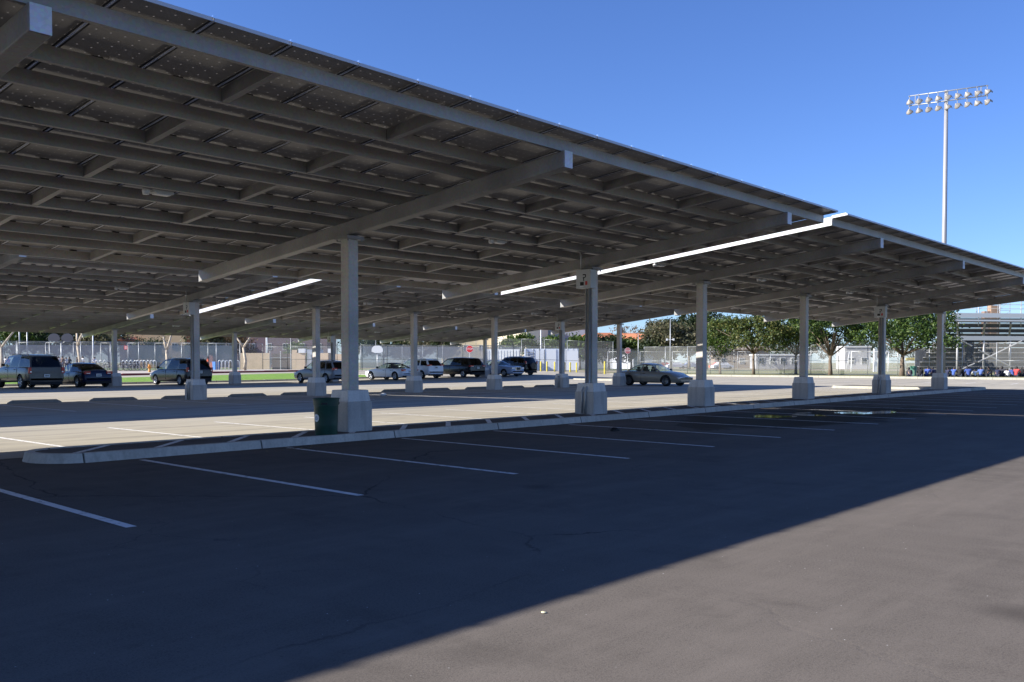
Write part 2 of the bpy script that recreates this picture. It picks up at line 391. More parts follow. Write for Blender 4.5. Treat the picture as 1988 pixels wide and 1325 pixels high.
# kerbed island of the nearest canopy
def stadium(x0, x1, y0, y1, rl, rr, n=10):
    P = []
    def arc(cx, cyy, r, a0, a1):
        for i in range(n + 1):
            a = a0 + (a1 - a0) * i / n; P.append((cx + r * math.cos(a), cyy + r * math.sin(a)))
    arc(x1 - rr, y0 + rr, rr, -PI / 2, 0); arc(x1 - rr, y1 - rr, rr, 0, PI / 2)
    arc(x0 + rl, y1 - rl, rl, PI / 2, PI); arc(x0 + rl, y0 + rl, rl, PI, 1.5 * PI); return P

def island(x0, x1, y0, y1, rl, rr, cw=.17, z=.14, m=M['kerb']):
    o, i_ = stadium(x0, x1, y0, y1, rl, rr), stadium(x0 + cw, x1 - cw, y0 + cw, y1 - cw, max(.05, rl - cw), max(.05, rr - cw))
    n = len(o); b = MB(); bat = .035
    oo = stadium(x0 + bat, x1 - bat, y0 + bat, y1 - bat, max(.06, rl - bat), max(.06, rr - bat))
    vs = [(x, y, 0) for x, y in o] + [(x, y, z - .015) for x, y in oo] + [(x * .97 + ix * .03, y * .97 + iy * .03, z) for (x, y), (ix, iy) in zip(oo, i_)] + [(x, y, z) for x, y in i_] + [(x, y, z - .03) for x, y in i_]
    b.add(vs, [(k * n + a, k * n + (a + 1) % n, (k + 1) * n + (a + 1) % n, (k + 1) * n + a) for k in range(4) for a in range(n)])
    tag(b.build("kerb", m), kind='structure')
    t = MB(); t.add([(x, y, z - .012) for x, y in i_], [tuple(range(n))])
    tag(t.build("island_paving", M['dark']), kind='structure')
island(5.56, 51.9, 13.83, 15.28, .70, .3)
island(52.0, 55.2, 13.83, 21.5, .4, .9, m=M['kerb2'])
island(60.5, 63.6, 41.0, 47.0, .8, .8, m=M['kerb2'])

# painted lines
b = MB()
def line(x0, y0, x1, y1, w, z):
    d = Vector((x1 - x0, y1 - y0)).normalized(); n = Vector((-d.y, d.x)) * w / 2
    N = max(1, int(math.hypot(x1 - x0, y1 - y0) / 1.0))
    for i in range(N):
        a, c = i / N, (i + 1) / N; p = Vector((x0 + (x1 - x0) * a, y0 + (y1 - y0) * a)); q = Vector((x0 + (x1 - x0) * c, y0 + (y1 - y0) * c))
        b.add([(p.x - n.x, p.y - n.y, z), (p.x + n.x, p.y + n.y, z), (q.x + n.x, q.y + n.y, z), (q.x - n.x, q.y - n.y, z)], [(0, 3, 2, 1)])
for k in range(-3, 18):
    x = 4.0 + 2.655 * k; line(x, 8.12, x + .22 + .006 * k, 13.62, .10, .004)
tag(b.build("stall_lines", M['line']), kind='structure'); b = MB()
for k in range(-3, 18):
    x = 4.05 + 2.69 * k; line(x + .25, 15.6, x + .3, 20.8, .10, .008)
for k in range(-3, 14):
    x = 12.3 + 2.925 * k; line(x, 28.4, x + .05, 34.9, .09, .008)
line(27.9, 22.7, 27.9, 33.2, .16, .0085)
for k in range(0, 15):
    x = 20.0 + 2.81 * k; line(x, 50.2, x, 57.6, .09, .008)
tag(b.build("stall_lines", M['line']), kind='structure'); b = MB()
for k in range(11):
    y = 13 + k * 2.8; line(68, y, 72.8, y + .6, .1, .012)
tag(b.build("stall_lines", M['line']), kind='structure'); b = MB()
for k in range(34):
    x = 6.05 + 1.31 * k; line(x, 14.06, x + .98, 15.05, .11, .132)
tag(b.build("island_stripes", M['line']), kind='structure')
# ------------------------------------------------------------------ canopies
SL = .1083; BH = .27; PD = .175

def canopy(label, cols, x0, x1, Yc, H, hn, hl, zb, zbf, nind, fascia=None, boxes=(), lights=(), bays=None, group='solar canopies over the parking rows', left_gap=False):
    root = thing("solar_canopy", label, "solar canopy", (cols[len(cols) // 2], Yc, 0), group=group)
    rx, ry = root.location.x, root.location.y
    def bt(y): return H + BH - SL * (y - Yc)                       # top of the beams = foot of the purlins
    L = lambda x, y, z: (x - rx, y - ry, z)
    sc = (hn + hl - .03) / 10.97
    pa = [Yc - hn + .06 + 1.93 * sc * k for k in range(6)]; pb = [y + 1.17 * sc for y in pa]
    # columns: tube, cap plate with bolts, concrete pedestal with a chamfered cap
    protoc = None
    for cx in cols:
        z0 = zbf(cx)
        if protoc is None or abs(z0 - protoc[1]) > .01:
            m = MB(); m.box((0, 0, (z0 + .8 + H - .04) / 2), (.25, .25, H - .04 - z0 - .8))
            ob = m.build("column", M['steel'], root, bevel=.02)
            m = MB(); m.box((0, 0, H - .055), (.42, .42, .03)); m.box((0, 0, H - .018), (.42, .36, .035))
            for sx in (-1, 1):
                for sy in (-1, 1): m.tube([(sx * .17, sy * .17, H - .11), (sx * .17, sy * .17, H - .03)], .018, 6)
            m.build("cap_plate", M['beam'], ob)
            m = MB(); m.box((0, 0, z0 + .29), (.62, .62, .60)); m.build("pedestal", M['block'], ob, bevel=.02)
            m = MB(); m.box((0, 0, z0 + .70), (.575, .575, .23), taper=.89); m.build("pedestal_cap", M['blockcap'], ob, bevel=.015)
            protoc = (ob, z0); ob.location = L(cx, Yc, 0)
        else:
            c = dup(protoc[0]); c.parent = root; c.location = L(cx, Yc, 0)
    # beams
    pbm = None
    ya, yb = Yc - hn, Yc + hl
    m = MB(); w = .11
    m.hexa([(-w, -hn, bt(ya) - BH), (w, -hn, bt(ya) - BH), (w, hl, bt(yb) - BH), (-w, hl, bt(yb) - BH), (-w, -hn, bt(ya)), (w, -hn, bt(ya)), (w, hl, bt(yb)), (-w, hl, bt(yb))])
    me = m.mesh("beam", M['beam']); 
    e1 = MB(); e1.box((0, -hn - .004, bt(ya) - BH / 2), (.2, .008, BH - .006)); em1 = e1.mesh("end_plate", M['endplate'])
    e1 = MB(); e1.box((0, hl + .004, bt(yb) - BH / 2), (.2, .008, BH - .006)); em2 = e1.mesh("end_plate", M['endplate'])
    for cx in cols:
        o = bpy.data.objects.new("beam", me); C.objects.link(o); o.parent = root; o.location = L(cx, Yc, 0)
        bv = o.modifiers.new("bevel", 'BEVEL'); bv.width = .018; bv.segments = 2; bv.limit_method = 'ANGLE'
        for em in (em1, em2): e = bpy.data.objects.new("end_plate", em); C.objects.link(e); e.parent = o
    # purlins: C section, web towards the high side
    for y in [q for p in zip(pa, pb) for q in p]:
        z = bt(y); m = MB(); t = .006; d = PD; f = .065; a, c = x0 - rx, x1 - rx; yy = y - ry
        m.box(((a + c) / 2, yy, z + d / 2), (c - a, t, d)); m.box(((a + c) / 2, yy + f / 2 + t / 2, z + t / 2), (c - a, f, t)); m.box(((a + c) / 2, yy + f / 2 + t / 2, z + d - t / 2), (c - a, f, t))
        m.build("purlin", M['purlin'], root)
    # purlin clips on the beams and bridging between the purlin pairs
    allc = sorted(cols); bm_ = None
    for i in range(len(allc) + 1):
        lo = allc[i - 1] if i > 0 else allc[0] - (allc[1] - allc[0]); hi = allc[i] if i < len(allc) else allc[-1] + (allc[1] - allc[0])
        for fr in (1 / 3, 2 / 3):
            bx = lo + (hi - lo) * fr
            if bx < x0 + .2 or bx > x1 - .2: continue
            for ka in range(6):
                y1, y2 = pa[ka] + .01, pb[ka] - .01
                if bm_ is None:
                    m = MB(); dy = y2 - y1; s2 = SL * dy; t = .05
                    m.hexa([(-t, 0, .004), (t, 0, .004), (t, dy, .004 - s2), (-t, dy, .004 - s2), (-t, 0, PD - .006), (t, 0, PD - .006), (t, dy, PD - .006 - s2), (-t, dy, PD - .006 - s2)])
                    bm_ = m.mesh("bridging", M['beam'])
                o = bpy.data.objects.new("bridging", bm_); C.objects.link(o); o.parent = root; o.location = L(bx, y1, bt(y1))
    # panels
    pitch = .978; pl = 1.93 * sc - .02; sl_ = math.hypot(1, SL)
    n = int(round((x1 - x0 + .02) / pitch)); pitch = (x1 - x0 + .02) / n; pw = pitch - .014; off = 0.0
    hx, hy, ft, fh = pw / 2, pl / 2 * sl_, .03, .042
    m = MB()
    for sx in (-1, 1): m.box((sx * (hx - .006), 0, fh / 2), (.012, 2 * hy, fh))
    for sy in (-1, 1): m.box((0, sy * (hy - .006), fh / 2), (2 * hx - .024, .012, fh))
    for sx in (-1, 1): m.box((sx * (hx - .024), 0, .003), (.024, 2 * hy - .026, .003), mi=3)
    m.add([(-hx + .012, -hy + .012, fh - .006), (hx - .012, -hy + .012, fh - .006), (hx - .012, hy - .012, fh - .006), (-hx + .012, hy - .012, fh - .006)], [(0, 1, 2, 3)], 1)
    m.box((0, hy - .27, fh - .02), (.12, .09, .025), mi=2)
    for sx in (-1, 1): m.box((sx * .09, hy - .29, fh - .035), (.10, .015, .015), mi=2)
    pmesh = m.mesh("solar_panel", [M['frame'], M['lam'], M['black'], M['lip']])
    tilt = -math.atan(SL); allp = []
    for k in range(6):
        yc = (pa[k] + pb[k]) / 2
        for i in range(n):
            px = x0 + off + pitch * (i + .5) - .01; pz = bt(yc) + PD + .002
            d = math.hypot(px, yc) / (1 if px > 1 else .3) if (.6609 * px - .7505 * yc) / (.7505 * px + .6609 * yc) > -.62 else 999
            allp.append((d, px, yc, pz))
    allp.sort()
    for d, px, yc, pz in allp[:nind]:
        o = bpy.data.objects.new("solar_panel", pmesh); C.objects.link(o); o.parent = root; o.location = L(px, yc, pz); o.rotation_euler = (tilt, 0, 0)
    if len(allp) > nind:
        m = MB(); ct, st = math.cos(tilt), math.sin(tilt)
        vs = [tuple(v.co) for v in pmesh.vertices]; fs = [tuple(p.vertices) for p in pmesh.polygons]; mi = [p.material_index for p in pmesh.polygons]
        big = [(d, px, yc, pz) for d, px, yc, pz in allp[nind:]]
        # the rest of the array: object space is kept on the panel grid so the cell pattern stays aligned
        for d, px, yc, pz in big:
            o0 = len(m.v)
            m.v += [(x + px - rx, y * ct - z * st + yc - ry, y * st + z * ct + pz) for x, y, z in vs]; m.f += [tuple(i + o0 for i in f) for f in fs]; m.mi += mi
        tag(m.build("panel_array", [M['frame'], M['lam'], M['black'], M['lip']], root), kind='stuff')
    # clips along the high edge of the panels
    m = MB(); ye = pa[0] + 1.17 * sc / 2 - pl / 2
    for i in range(1, n): m.box(L(x0 + off + pitch * i - .01, ye - .005, bt(ye) + PD + .045), (.035, .03, .03))
    m.build("edge_clips", M['chrome'], root)
    if fascia is not None:
        m = MB(); fx = fascia - rx; a, c = pa[0] - .01, pb[-1] + .08
        m.hexa([(fx, a - ry, bt(a) - .004), (fx + .006, a - ry, bt(a) - .004), (fx + .006, c - ry, bt(c) - .004), (fx, c - ry, bt(c) - .004), (fx, a - ry, bt(a) + PD + .02), (fx + .006, a - ry, bt(a) + PD + .02), (fx + .006, c - ry, bt(c) + PD + .02), (fx, c - ry, bt(c) + PD + .02)])
        m.build("end_fascia", M['fascia'], root)
        m = MB(); e0 = ye; e1_ = pa[0] - .012
        m.hexa([(fx - .02, e0 - ry, bt(e0) + PD - .01), (fx - .014, e0 - ry, bt(e0) + PD - .01), (fx - .014, e1_ - ry, bt(e1_) + PD - .01), (fx - .02, e1_ - ry, bt(e1_) + PD - .01), (fx - .02, e0 - ry, bt(e0) + PD + .05), (fx - .014, e0 - ry, bt(e0) + PD + .05), (fx - .014, e1_ - ry, bt(e1_) + PD + .05), (fx - .02, e1_ - ry, bt(e1_) + PD + .05)])
        m.build("edge_trim", M['fascia'], root)
    if True:
        m = MB(); fx = x1 - rx - (.0 if left_gap else .03); a, c = pa[0] - .01, pb[-1] + .08
        m.hexa([(fx, a - ry, bt(a) - .004), (fx + .006, a - ry, bt(a) - .004), (fx + .006, c - ry, bt(c) - .004), (fx, c - ry, bt(c) - .004), (fx, a - ry, bt(a) + PD - .004), (fx + .006, a - ry, bt(a) + PD - .004), (fx + .006, c - ry, bt(c) + PD - .004), (fx, c - ry, bt(c) + PD - .004)])
        m.build("end_fascia", M['steel'], root)
    # lights under the purlins
    for lx in lights:
        y = pb[2] + .25; z = bt(y) + .02; m = MB()
        m.box(L(lx, y, z), (.34, .20, .07)); m.box(L(lx, y, z - .045), (.26, .14, .02), mi=1); m.tube([L(lx, y, z + .03), L(lx, y, z + .16)], .02, 6)
        lo_ = m.build("light_fixture", [M['boxgrey'], M['white']], root, bevel=.006)
        m = MB(); m.lathe([(0, -.10), (.05, -.095), (.062, -.04), (.05, .0), (0, .0)], 10, Matrix.Translation(L(lx - .27, y, z + .02))); m.tube([L(lx - .27, y, z + .02), L(lx - .17, y, z + .02)], .012, 6)
        m.build("motion_sensor", M['white'], lo_, smooth=True)
    # electrical boxes on the columns
    for bx in boxes:
        zt = H - .05; ex = M['boxgrey']; m = MB(); m.box(L(bx - .255, Yc - .02, zt - .28), (.24, .46, .48)); m.box(L(bx - .38, Yc - .02, zt - .28), (.012, .47, .49))
        eb = m.build("electrical_box", ex, root, bevel=.006)
        m = MB(); x = bx - .3875
        m.box(L(x, Yc - .02 - .03, zt - .17), (.003, .09, .03)); m.box(L(x, Yc - .02 - .075, zt - .20), (.003, .03, .07)); m.box(L(x, Yc - .05, zt - .24), (.003, .08, .025)); m.box(L(x, Yc - .035, zt - .28), (.003, .035, .05)); m.box(L(x, Yc - .035, zt - .325), (.003, .035, .02))
        m.build("number_mark", M['black'], eb)
        m = MB(); m.box(L(x, Yc + .02, zt - .40), (.003, .12, .09)); m.build("switch_plate", M['black'], eb)
        m = MB(); m.box(L(x, Yc - .12, zt - .39), (.003, .07, .10)); m.build("warning_label", M['red'], eb)
        m = MB(); m.box(L(x, Yc + .03, zt - .475), (.003, .12, .03)); m.build("rating_label", M['white'], eb)
        m = MB(); zq = zbf(bx)
        m.tube([L(bx - .16, Yc - .06, zt - .5), L(bx - .16, Yc - .06, zq + .85), L(bx - .33, Yc - .06, zq + .62), L(bx - .34, Yc - .06, zq + .02)], .028, 8)
        m.tube([L(bx - .16, Yc + .05, zt - .5), L(bx - .16, Yc + .05, zq + .85), L(bx - .33, Yc + .05, zq + .62), L(bx - .34, Yc + .05, zq + .02)], .02, 8)
        m.tube([L(bx - .3, Yc + .12, zt - .06), L(bx - .3, Yc + .12, zt + .35), L(bx - .32, Yc + .14, zt + .44), L(bx - .45, Yc + .2, zt + .48), L(bx - .9, Yc + .3, zt + .47)], .017, 8)
        m.build("conduit", M['post'], root, smooth=True)
    return root

zisl = lambda x: .13 if x > 5 else 0.0
flat0 = lambda x: 0.0
c1 = [11.75 - 8.06 * 3, 11.75 - 8.06 * 2, 3.69, 11.75, 19.81]
canopy("nearest solar canopy with thick galvanised beams, over the kerbed island and the dark asphalt", c1, -17.0, 21.80, 14.65, 3.99, 5.5, 5.5, .13, zisl, 100, boxes=(19.81,), lights=(7.72, 16.0, -.4), left_gap=True)
c2 = [25.55, 33.05, 41.08, 49.11]
canopy("near solar canopy beyond the bright white strip, running on towards the light pole", c2, 22.37, 49.75, 14.65, 3.99, 5.5, 5.5, .13, zisl, 100, fascia=22.30, boxes=(41.08,), lights=(29.3, 37.0, 45.1, 22.9))
c3 = [19.27 - 8.5 * 3, 19.27 - 8.5 * 2, 19.27 - 8.5, 19.27]
canopy("middle solar canopy, the stretch left of its short bright gap", c3, -10.5, 21.55, 33.65, 3.92, 5.45, 5.45, 0, flat0, 0, boxes=(19.27,), lights=(10.5, 16.3), left_gap=True)
c4 = [25.11 + 5.84 * k for k in range(5)]
canopy("middle solar canopy, the stretch right of its gap, ending over the tan sedan", c4, 22.20, 49.1, 33.65, 3.92, 5.45, 5.45, 0, flat0, 0, fascia=22.10, boxes=(25.11 + 5.84 * 3,), lights=(28, 34, 40))
c5 = [26.97 + 8.437 * k for k in range(-3, 5)]
canopy("farthest solar canopy, over the row of parked cars in front of the grass strip", c5, -2, 62.8, 56.68, 3.54, 4.76, 4.3, 0, lambda x: tz(x, 56.7), 0, boxes=(26.97 + 8.437 * 2,), lights=(31, 48))  # right end lengthened to cast shade on the small black SUV

# ------------------------------------------------------------------ wheel stops, puddles, bin
m = MB(); pr = [(-.08, 0), (.08, 0), (.075, .07), (.045, .125), (-.045, .125), (-.075, .07)]
L2 = .92; vs = []
for x, s in ((-L2, .35), (-L2 + .16, 1), (L2 - .16, 1), (L2, .35)):
    for (y, z) in pr: vs.append((x, y, z * s if z > 0 else 0))
fs = [(k * 6 + i, k * 6 + (i + 1) % 6, (k + 1) * 6 + (i + 1) % 6, (k + 1) * 6 + i) for k in range(3) for i in range(6)] + [(5, 4, 3, 2, 1, 0), (18, 19, 20, 21, 22, 23)]
m.add(vs, fs); me = m.mesh("wheel_stop", M['stop'])
stops = [13.8, 16.73, 19.66, 22.6, 25.3, 28.3, 31.3, 34.1, 37.2, 40.2, 43.1, 46.0, 10.9, 8.0]
ordn = ['third', 'fourth', 'fifth', 'sixth', 'seventh', 'eighth', 'ninth', 'tenth', 'eleventh', 'twelfth', 'thirteenth', 'fourteenth', 'second', 'first']
rnd = random.Random(3)
for i, x in enumerate(stops):
    o = bpy.data.objects.new("wheel_stop", me); C.objects.link(o); o.location = (x, 35.3 + rnd.uniform(-.1, .1), .004); o.rotation_euler = (0, 0, rnd.uniform(-.02, .02)); o.scale = (1, 1, 1.0)
    tag(o, "grey concrete wheel stop, %s from the left in the row under the middle canopy" % ordn[i], "wheel stop", "wheel stops in a row under the middle canopy")

def blob(cx, cyy, rx, ry, seed, n=48, rz=0):
    r = random.Random(seed); ph = [(k, r.uniform(0, 2 * PI), r.uniform(.03, .22) / (k ** .4)) for k in (1, 2, 3, 5, 7, 11)]; P = []
    for i in range(n):
        t = 2 * PI * i / n; q = 1 + sum(a * math.sin(k * t + p) for k, p, a in ph); x, y = rx * q * math.cos(t), ry * q * math.sin(t)
        P.append((cx + x * math.cos(rz) - y * math.sin(rz), cyy + x * math.sin(rz) + y * math.cos(rz)))
    return P
wat = mat("shallow rain water", (.008, .008, .008), .04, 0, spec=.9)
def puddle(polys, z, label):
    m = MB()
    for P in polys: m.add([(x, y, z) for x, y in P], [tuple(range(len(P)))])
    tag(m.build("puddle", wat), label, kind='structure')
puddle([blob(23.9, 11.5, .75, .5, 5), blob(25.0, 10.9, .35, .55, 8), blob(27.0, 10.4, .6, .55, 15), blob(28.0, 9.9, .8, .35, 22), blob(26.0, 11.5, .3, .2, 31)], .005, "shallow rain puddle beside the kerb")
puddle([blob(*at(578, 67), .9, 2.0, 41), blob(*at(640, 66), .7, .9, 43)], .014, "puddle beside the silver wagon")

t = thing("trash_bin", "dark green ribbed plastic trash bin with white oval sticker beside the nearest concrete pedestal", "trash bin", (10.79, 14.17, .128))
m = MB(); m.lathe([(0, 0), (.235, 0), (.242, .02), (.252, .3), (.262, .56), (.265, .57), (.265, .60), (.275, .605), (.28, .70), (.285, .705), (.285, .73), (.265, .735), (.262, .70), (.25, .2), (0, .2)], 32)
m.build("barrel", M['bin'], t, autosm=True)
m = MB(); m.lathe([(.281, .728), (.292, .724), (.296, .735), (.292, .746), (.268, .746), (.262, .735)], 32); m.build("rim", M['bin'], t, smooth=True)
def arcpatch(r, a0, a1, z0, z1, oval=True, n=16):
    m = MB(); ac, zc = (a0 + a1) / 2, (z0 + z1) / 2; vs = [(r * math.cos(ac), r * math.sin(ac), zc)]
    for i in range(24):
        q = 2 * PI * i / 24; vs.append((r * math.cos(ac + (a1 - a0) / 2 * math.cos(q)), r * math.sin(ac + (a1 - a0) / 2 * math.cos(q)), zc + (z1 - z0) / 2 * math.sin(q)))
    m.add(vs, [(0, i + 1, (i + 1) % 24 + 1) for i in range(24)]); return m
fa = math.atan2(-14.32, -10.55)
st = arcpatch(.266, fa - 1.22, fa - .62, .27, .43).build("sticker", M['white'], t, smooth=True)
m = MB()
for z, w in ((.375, .12), (.35, .2), (.325, .14)):
    a = fa - .92
    m.add([(.268 * math.cos(a - w), .268 * math.sin(a - w), z - .006), (.268 * math.cos(a), .268 * math.sin(a), z - .006), (.268 * math.cos(a + w), .268 * math.sin(a + w), z - .006),
           (.268 * math.cos(a + w), .268 * math.sin(a + w), z + .006), (.268 * math.cos(a), .268 * math.sin(a), z + .006), (.268 * math.cos(a - w), .268 * math.sin(a - w), z + .006)], [(0, 1, 4, 5), (1, 2, 3, 4)])
m.build("sticker_print", mat("blue grey print", (.12, .17, .3), .6), st)
m = MB()
for a in (fa - .15, fa + 1.6, fa - 2.2): m.box((.272 * math.cos(a), .272 * math.sin(a), .64), (.03, .13, .04), rz=a)
m.build("handle_recess", M['black'], t, bevel=.005); t.scale = (.86, .86, .93)

# little things on the ground
litter = [((4.05, 3.3), .03, (.75, .68, .5), "small pale yellow lid lying flat on the sunlit asphalt", "litter"),]
m = MB(); m.lathe([(0, .004), (.014, .004), (.016, .002), (.016, 0)], 16); o = m.build("plastic_lid", mat("pale yellow plastic", (.8, .72, .45), .5), smooth=True); o.location = (4.25, 3.49, .004); o.rotation_euler = (.05, .03, 0)
tag(o, "small pale yellow lid lying on the sunlit asphalt just past the shadow edge", "lid")
m = MB(); r = random.Random(5)
for i in range(14):
    a = i * .45; m.tube([(0, 0, .02), (math.cos(a) * .05, math.sin(a) * .05, .05 + .02 * r.random()), (math.cos(a) * .1, math.sin(a) * .1, .01)], .012, 5)
o = m.build("crumpled_bag", M['black'], smooth=True); o.location = (16.55, 11.6, .004); tag(o, "crumpled dark scrap lying on the asphalt beyond the kerb", "litter")
m = MB(); m.lathe([(0, .13), (.08, .12), (.14, .06), (.12, 0), (0, 0)], 12); o = m.build("paper_bag", M['white'], smooth=True); o.location = (*at(744, 41.6), .005); o.scale = (1.1, .8, .8)
tag(o, "crumpled white bag beside a wheel stop under the middle canopy", "litter")
leafb = mat("dry brown leaf", (.3, .2, .1), .8, 0, .3, 3)
m = MB(); r = random.Random(9)
for i in range(46):
    x, y = 9.65 + r.gauss(0, .32), 13.35 + r.gauss(0, .1); a = r.uniform(0, 6.28); s = r.uniform(.015, .035)
    m.add([(x + s * math.cos(a), y + s * math.sin(a), .008), (x - s * .5 * math.sin(a), y + s * .5 * math.cos(a), .016), (x - s * math.cos(a), y - s * math.sin(a), .008), (x + s * .5 * math.sin(a), y - s * .5 * math.cos(a), .012)], [(0, 1, 2, 3)])
tag(m.build("fallen_leaves", leafb), "dry leaves caught along the kerb", kind='stuff')

# ------------------------------------------------------------------ cars
def boolean_cut(o, cutters):
    for c in cutters:
        md = o.modifiers.new("cut", 'BOOLEAN'); md.operation = 'DIFFERENCE'; md.solver = 'EXACT'; md.object = c
    dg = bpy.context.evaluated_depsgraph_get(); me = bpy.data.meshes.new_from_object(o.evaluated_get(dg))
    old = o.data; o.modifiers.clear(); o.data = me; me.name = o.name
    for c in cutters:
        d = c.data; bpy.data.objects.remove(c); bpy.data.meshes.remove(d)
    bpy.data.meshes.remove(old)

seatm = MB(); seatm.box((0, 0, .12), (.5, .48, .16)); seatm.box((-.25, 0, .38), (.13, .42, .52)); seatm.box((-.27, 0, .72), (.08, .22, .14)); seat_mesh = seatm.mesh("seat", M['seat'])

def wheel_meshes(R, W, rimm, spokes):
    t = MB(); Mx = Matrix.Rotation(PI / 2, 4, 'X')
    t.lathe([(R * .66, -W / 2), (R * .93, -W / 2), (R, -W / 2 + .03), (R, W / 2 - .03), (R * .93, W / 2), (R * .66, W / 2)], 28, Mx)
    r = MB(); r.lathe([(R * .67, -W / 2 + .01), (R * .64, -W / 2 + .005), (R * .60, -W / 2 + .05), (R * .6, W / 2 - .05), (R * .64, W / 2 - .005), (R * .67, W / 2 - .01)], 28, Mx)
    if spokes:
        for k in range(spokes):
            a = 2 * PI * k / spokes
            for sy in (1,):
                r.box((R * .34 * math.cos(a), -W / 2 + .035, R * .34 * math.sin(a)), (.001, .001, .001))
                d = Vector((math.cos(a), 0, math.sin(a))); n = Vector((-d.z, 0, d.x)); p0 = d * .04; p1 = d * R * .63; y0 = -W / 2 + .02
                r.hexa([tuple(p0 - n * .035 + Vector((0, y0, 0))), tuple(p0 + n * .035 + Vector((0, y0, 0))), tuple(p0 + n * .035 + Vector((0, y0 + .03, 0))), tuple(p0 - n * .035 + Vector((0, y0 + .03, 0))),
                        tuple(p1 - n * .05 + Vector((0, y0 + .01, 0))), tuple(p1 + n * .05 + Vector((0, y0 + .01, 0))), tuple(p1 + n * .05 + Vector((0, y0 + .04, 0))), tuple(p1 - n * .05 + Vector((0, y0 + .04, 0)))])
        r.lathe([(0, -W / 2 + .012), (.05, -W / 2 + .015), (.055, -W / 2 + .04)], 12, Mx)
        r.lathe([(R * .6, 0), (R * .2, 0)], 20, Mx, mi=1)
    else:
        r.lathe([(0, -W / 2 + .015), (R * .3, -W / 2 + .02), (R * .45, -W / 2 + .045), (R * .62, -W / 2 + .03)], 24, Mx)
        for k in range(7):
            a = 2 * PI * k / 7; r.lathe([(0, -W / 2 + .03), (R * .08, -W / 2 + .03)], 8, Matrix.Translation((R * .46 * math.cos(a), -.008, R * .46 * math.sin(a))) @ Mx, mi=1)
    return t.mesh("wheel", M['rubber'], True), r.mesh("rim", [rimm, M['black']], True)

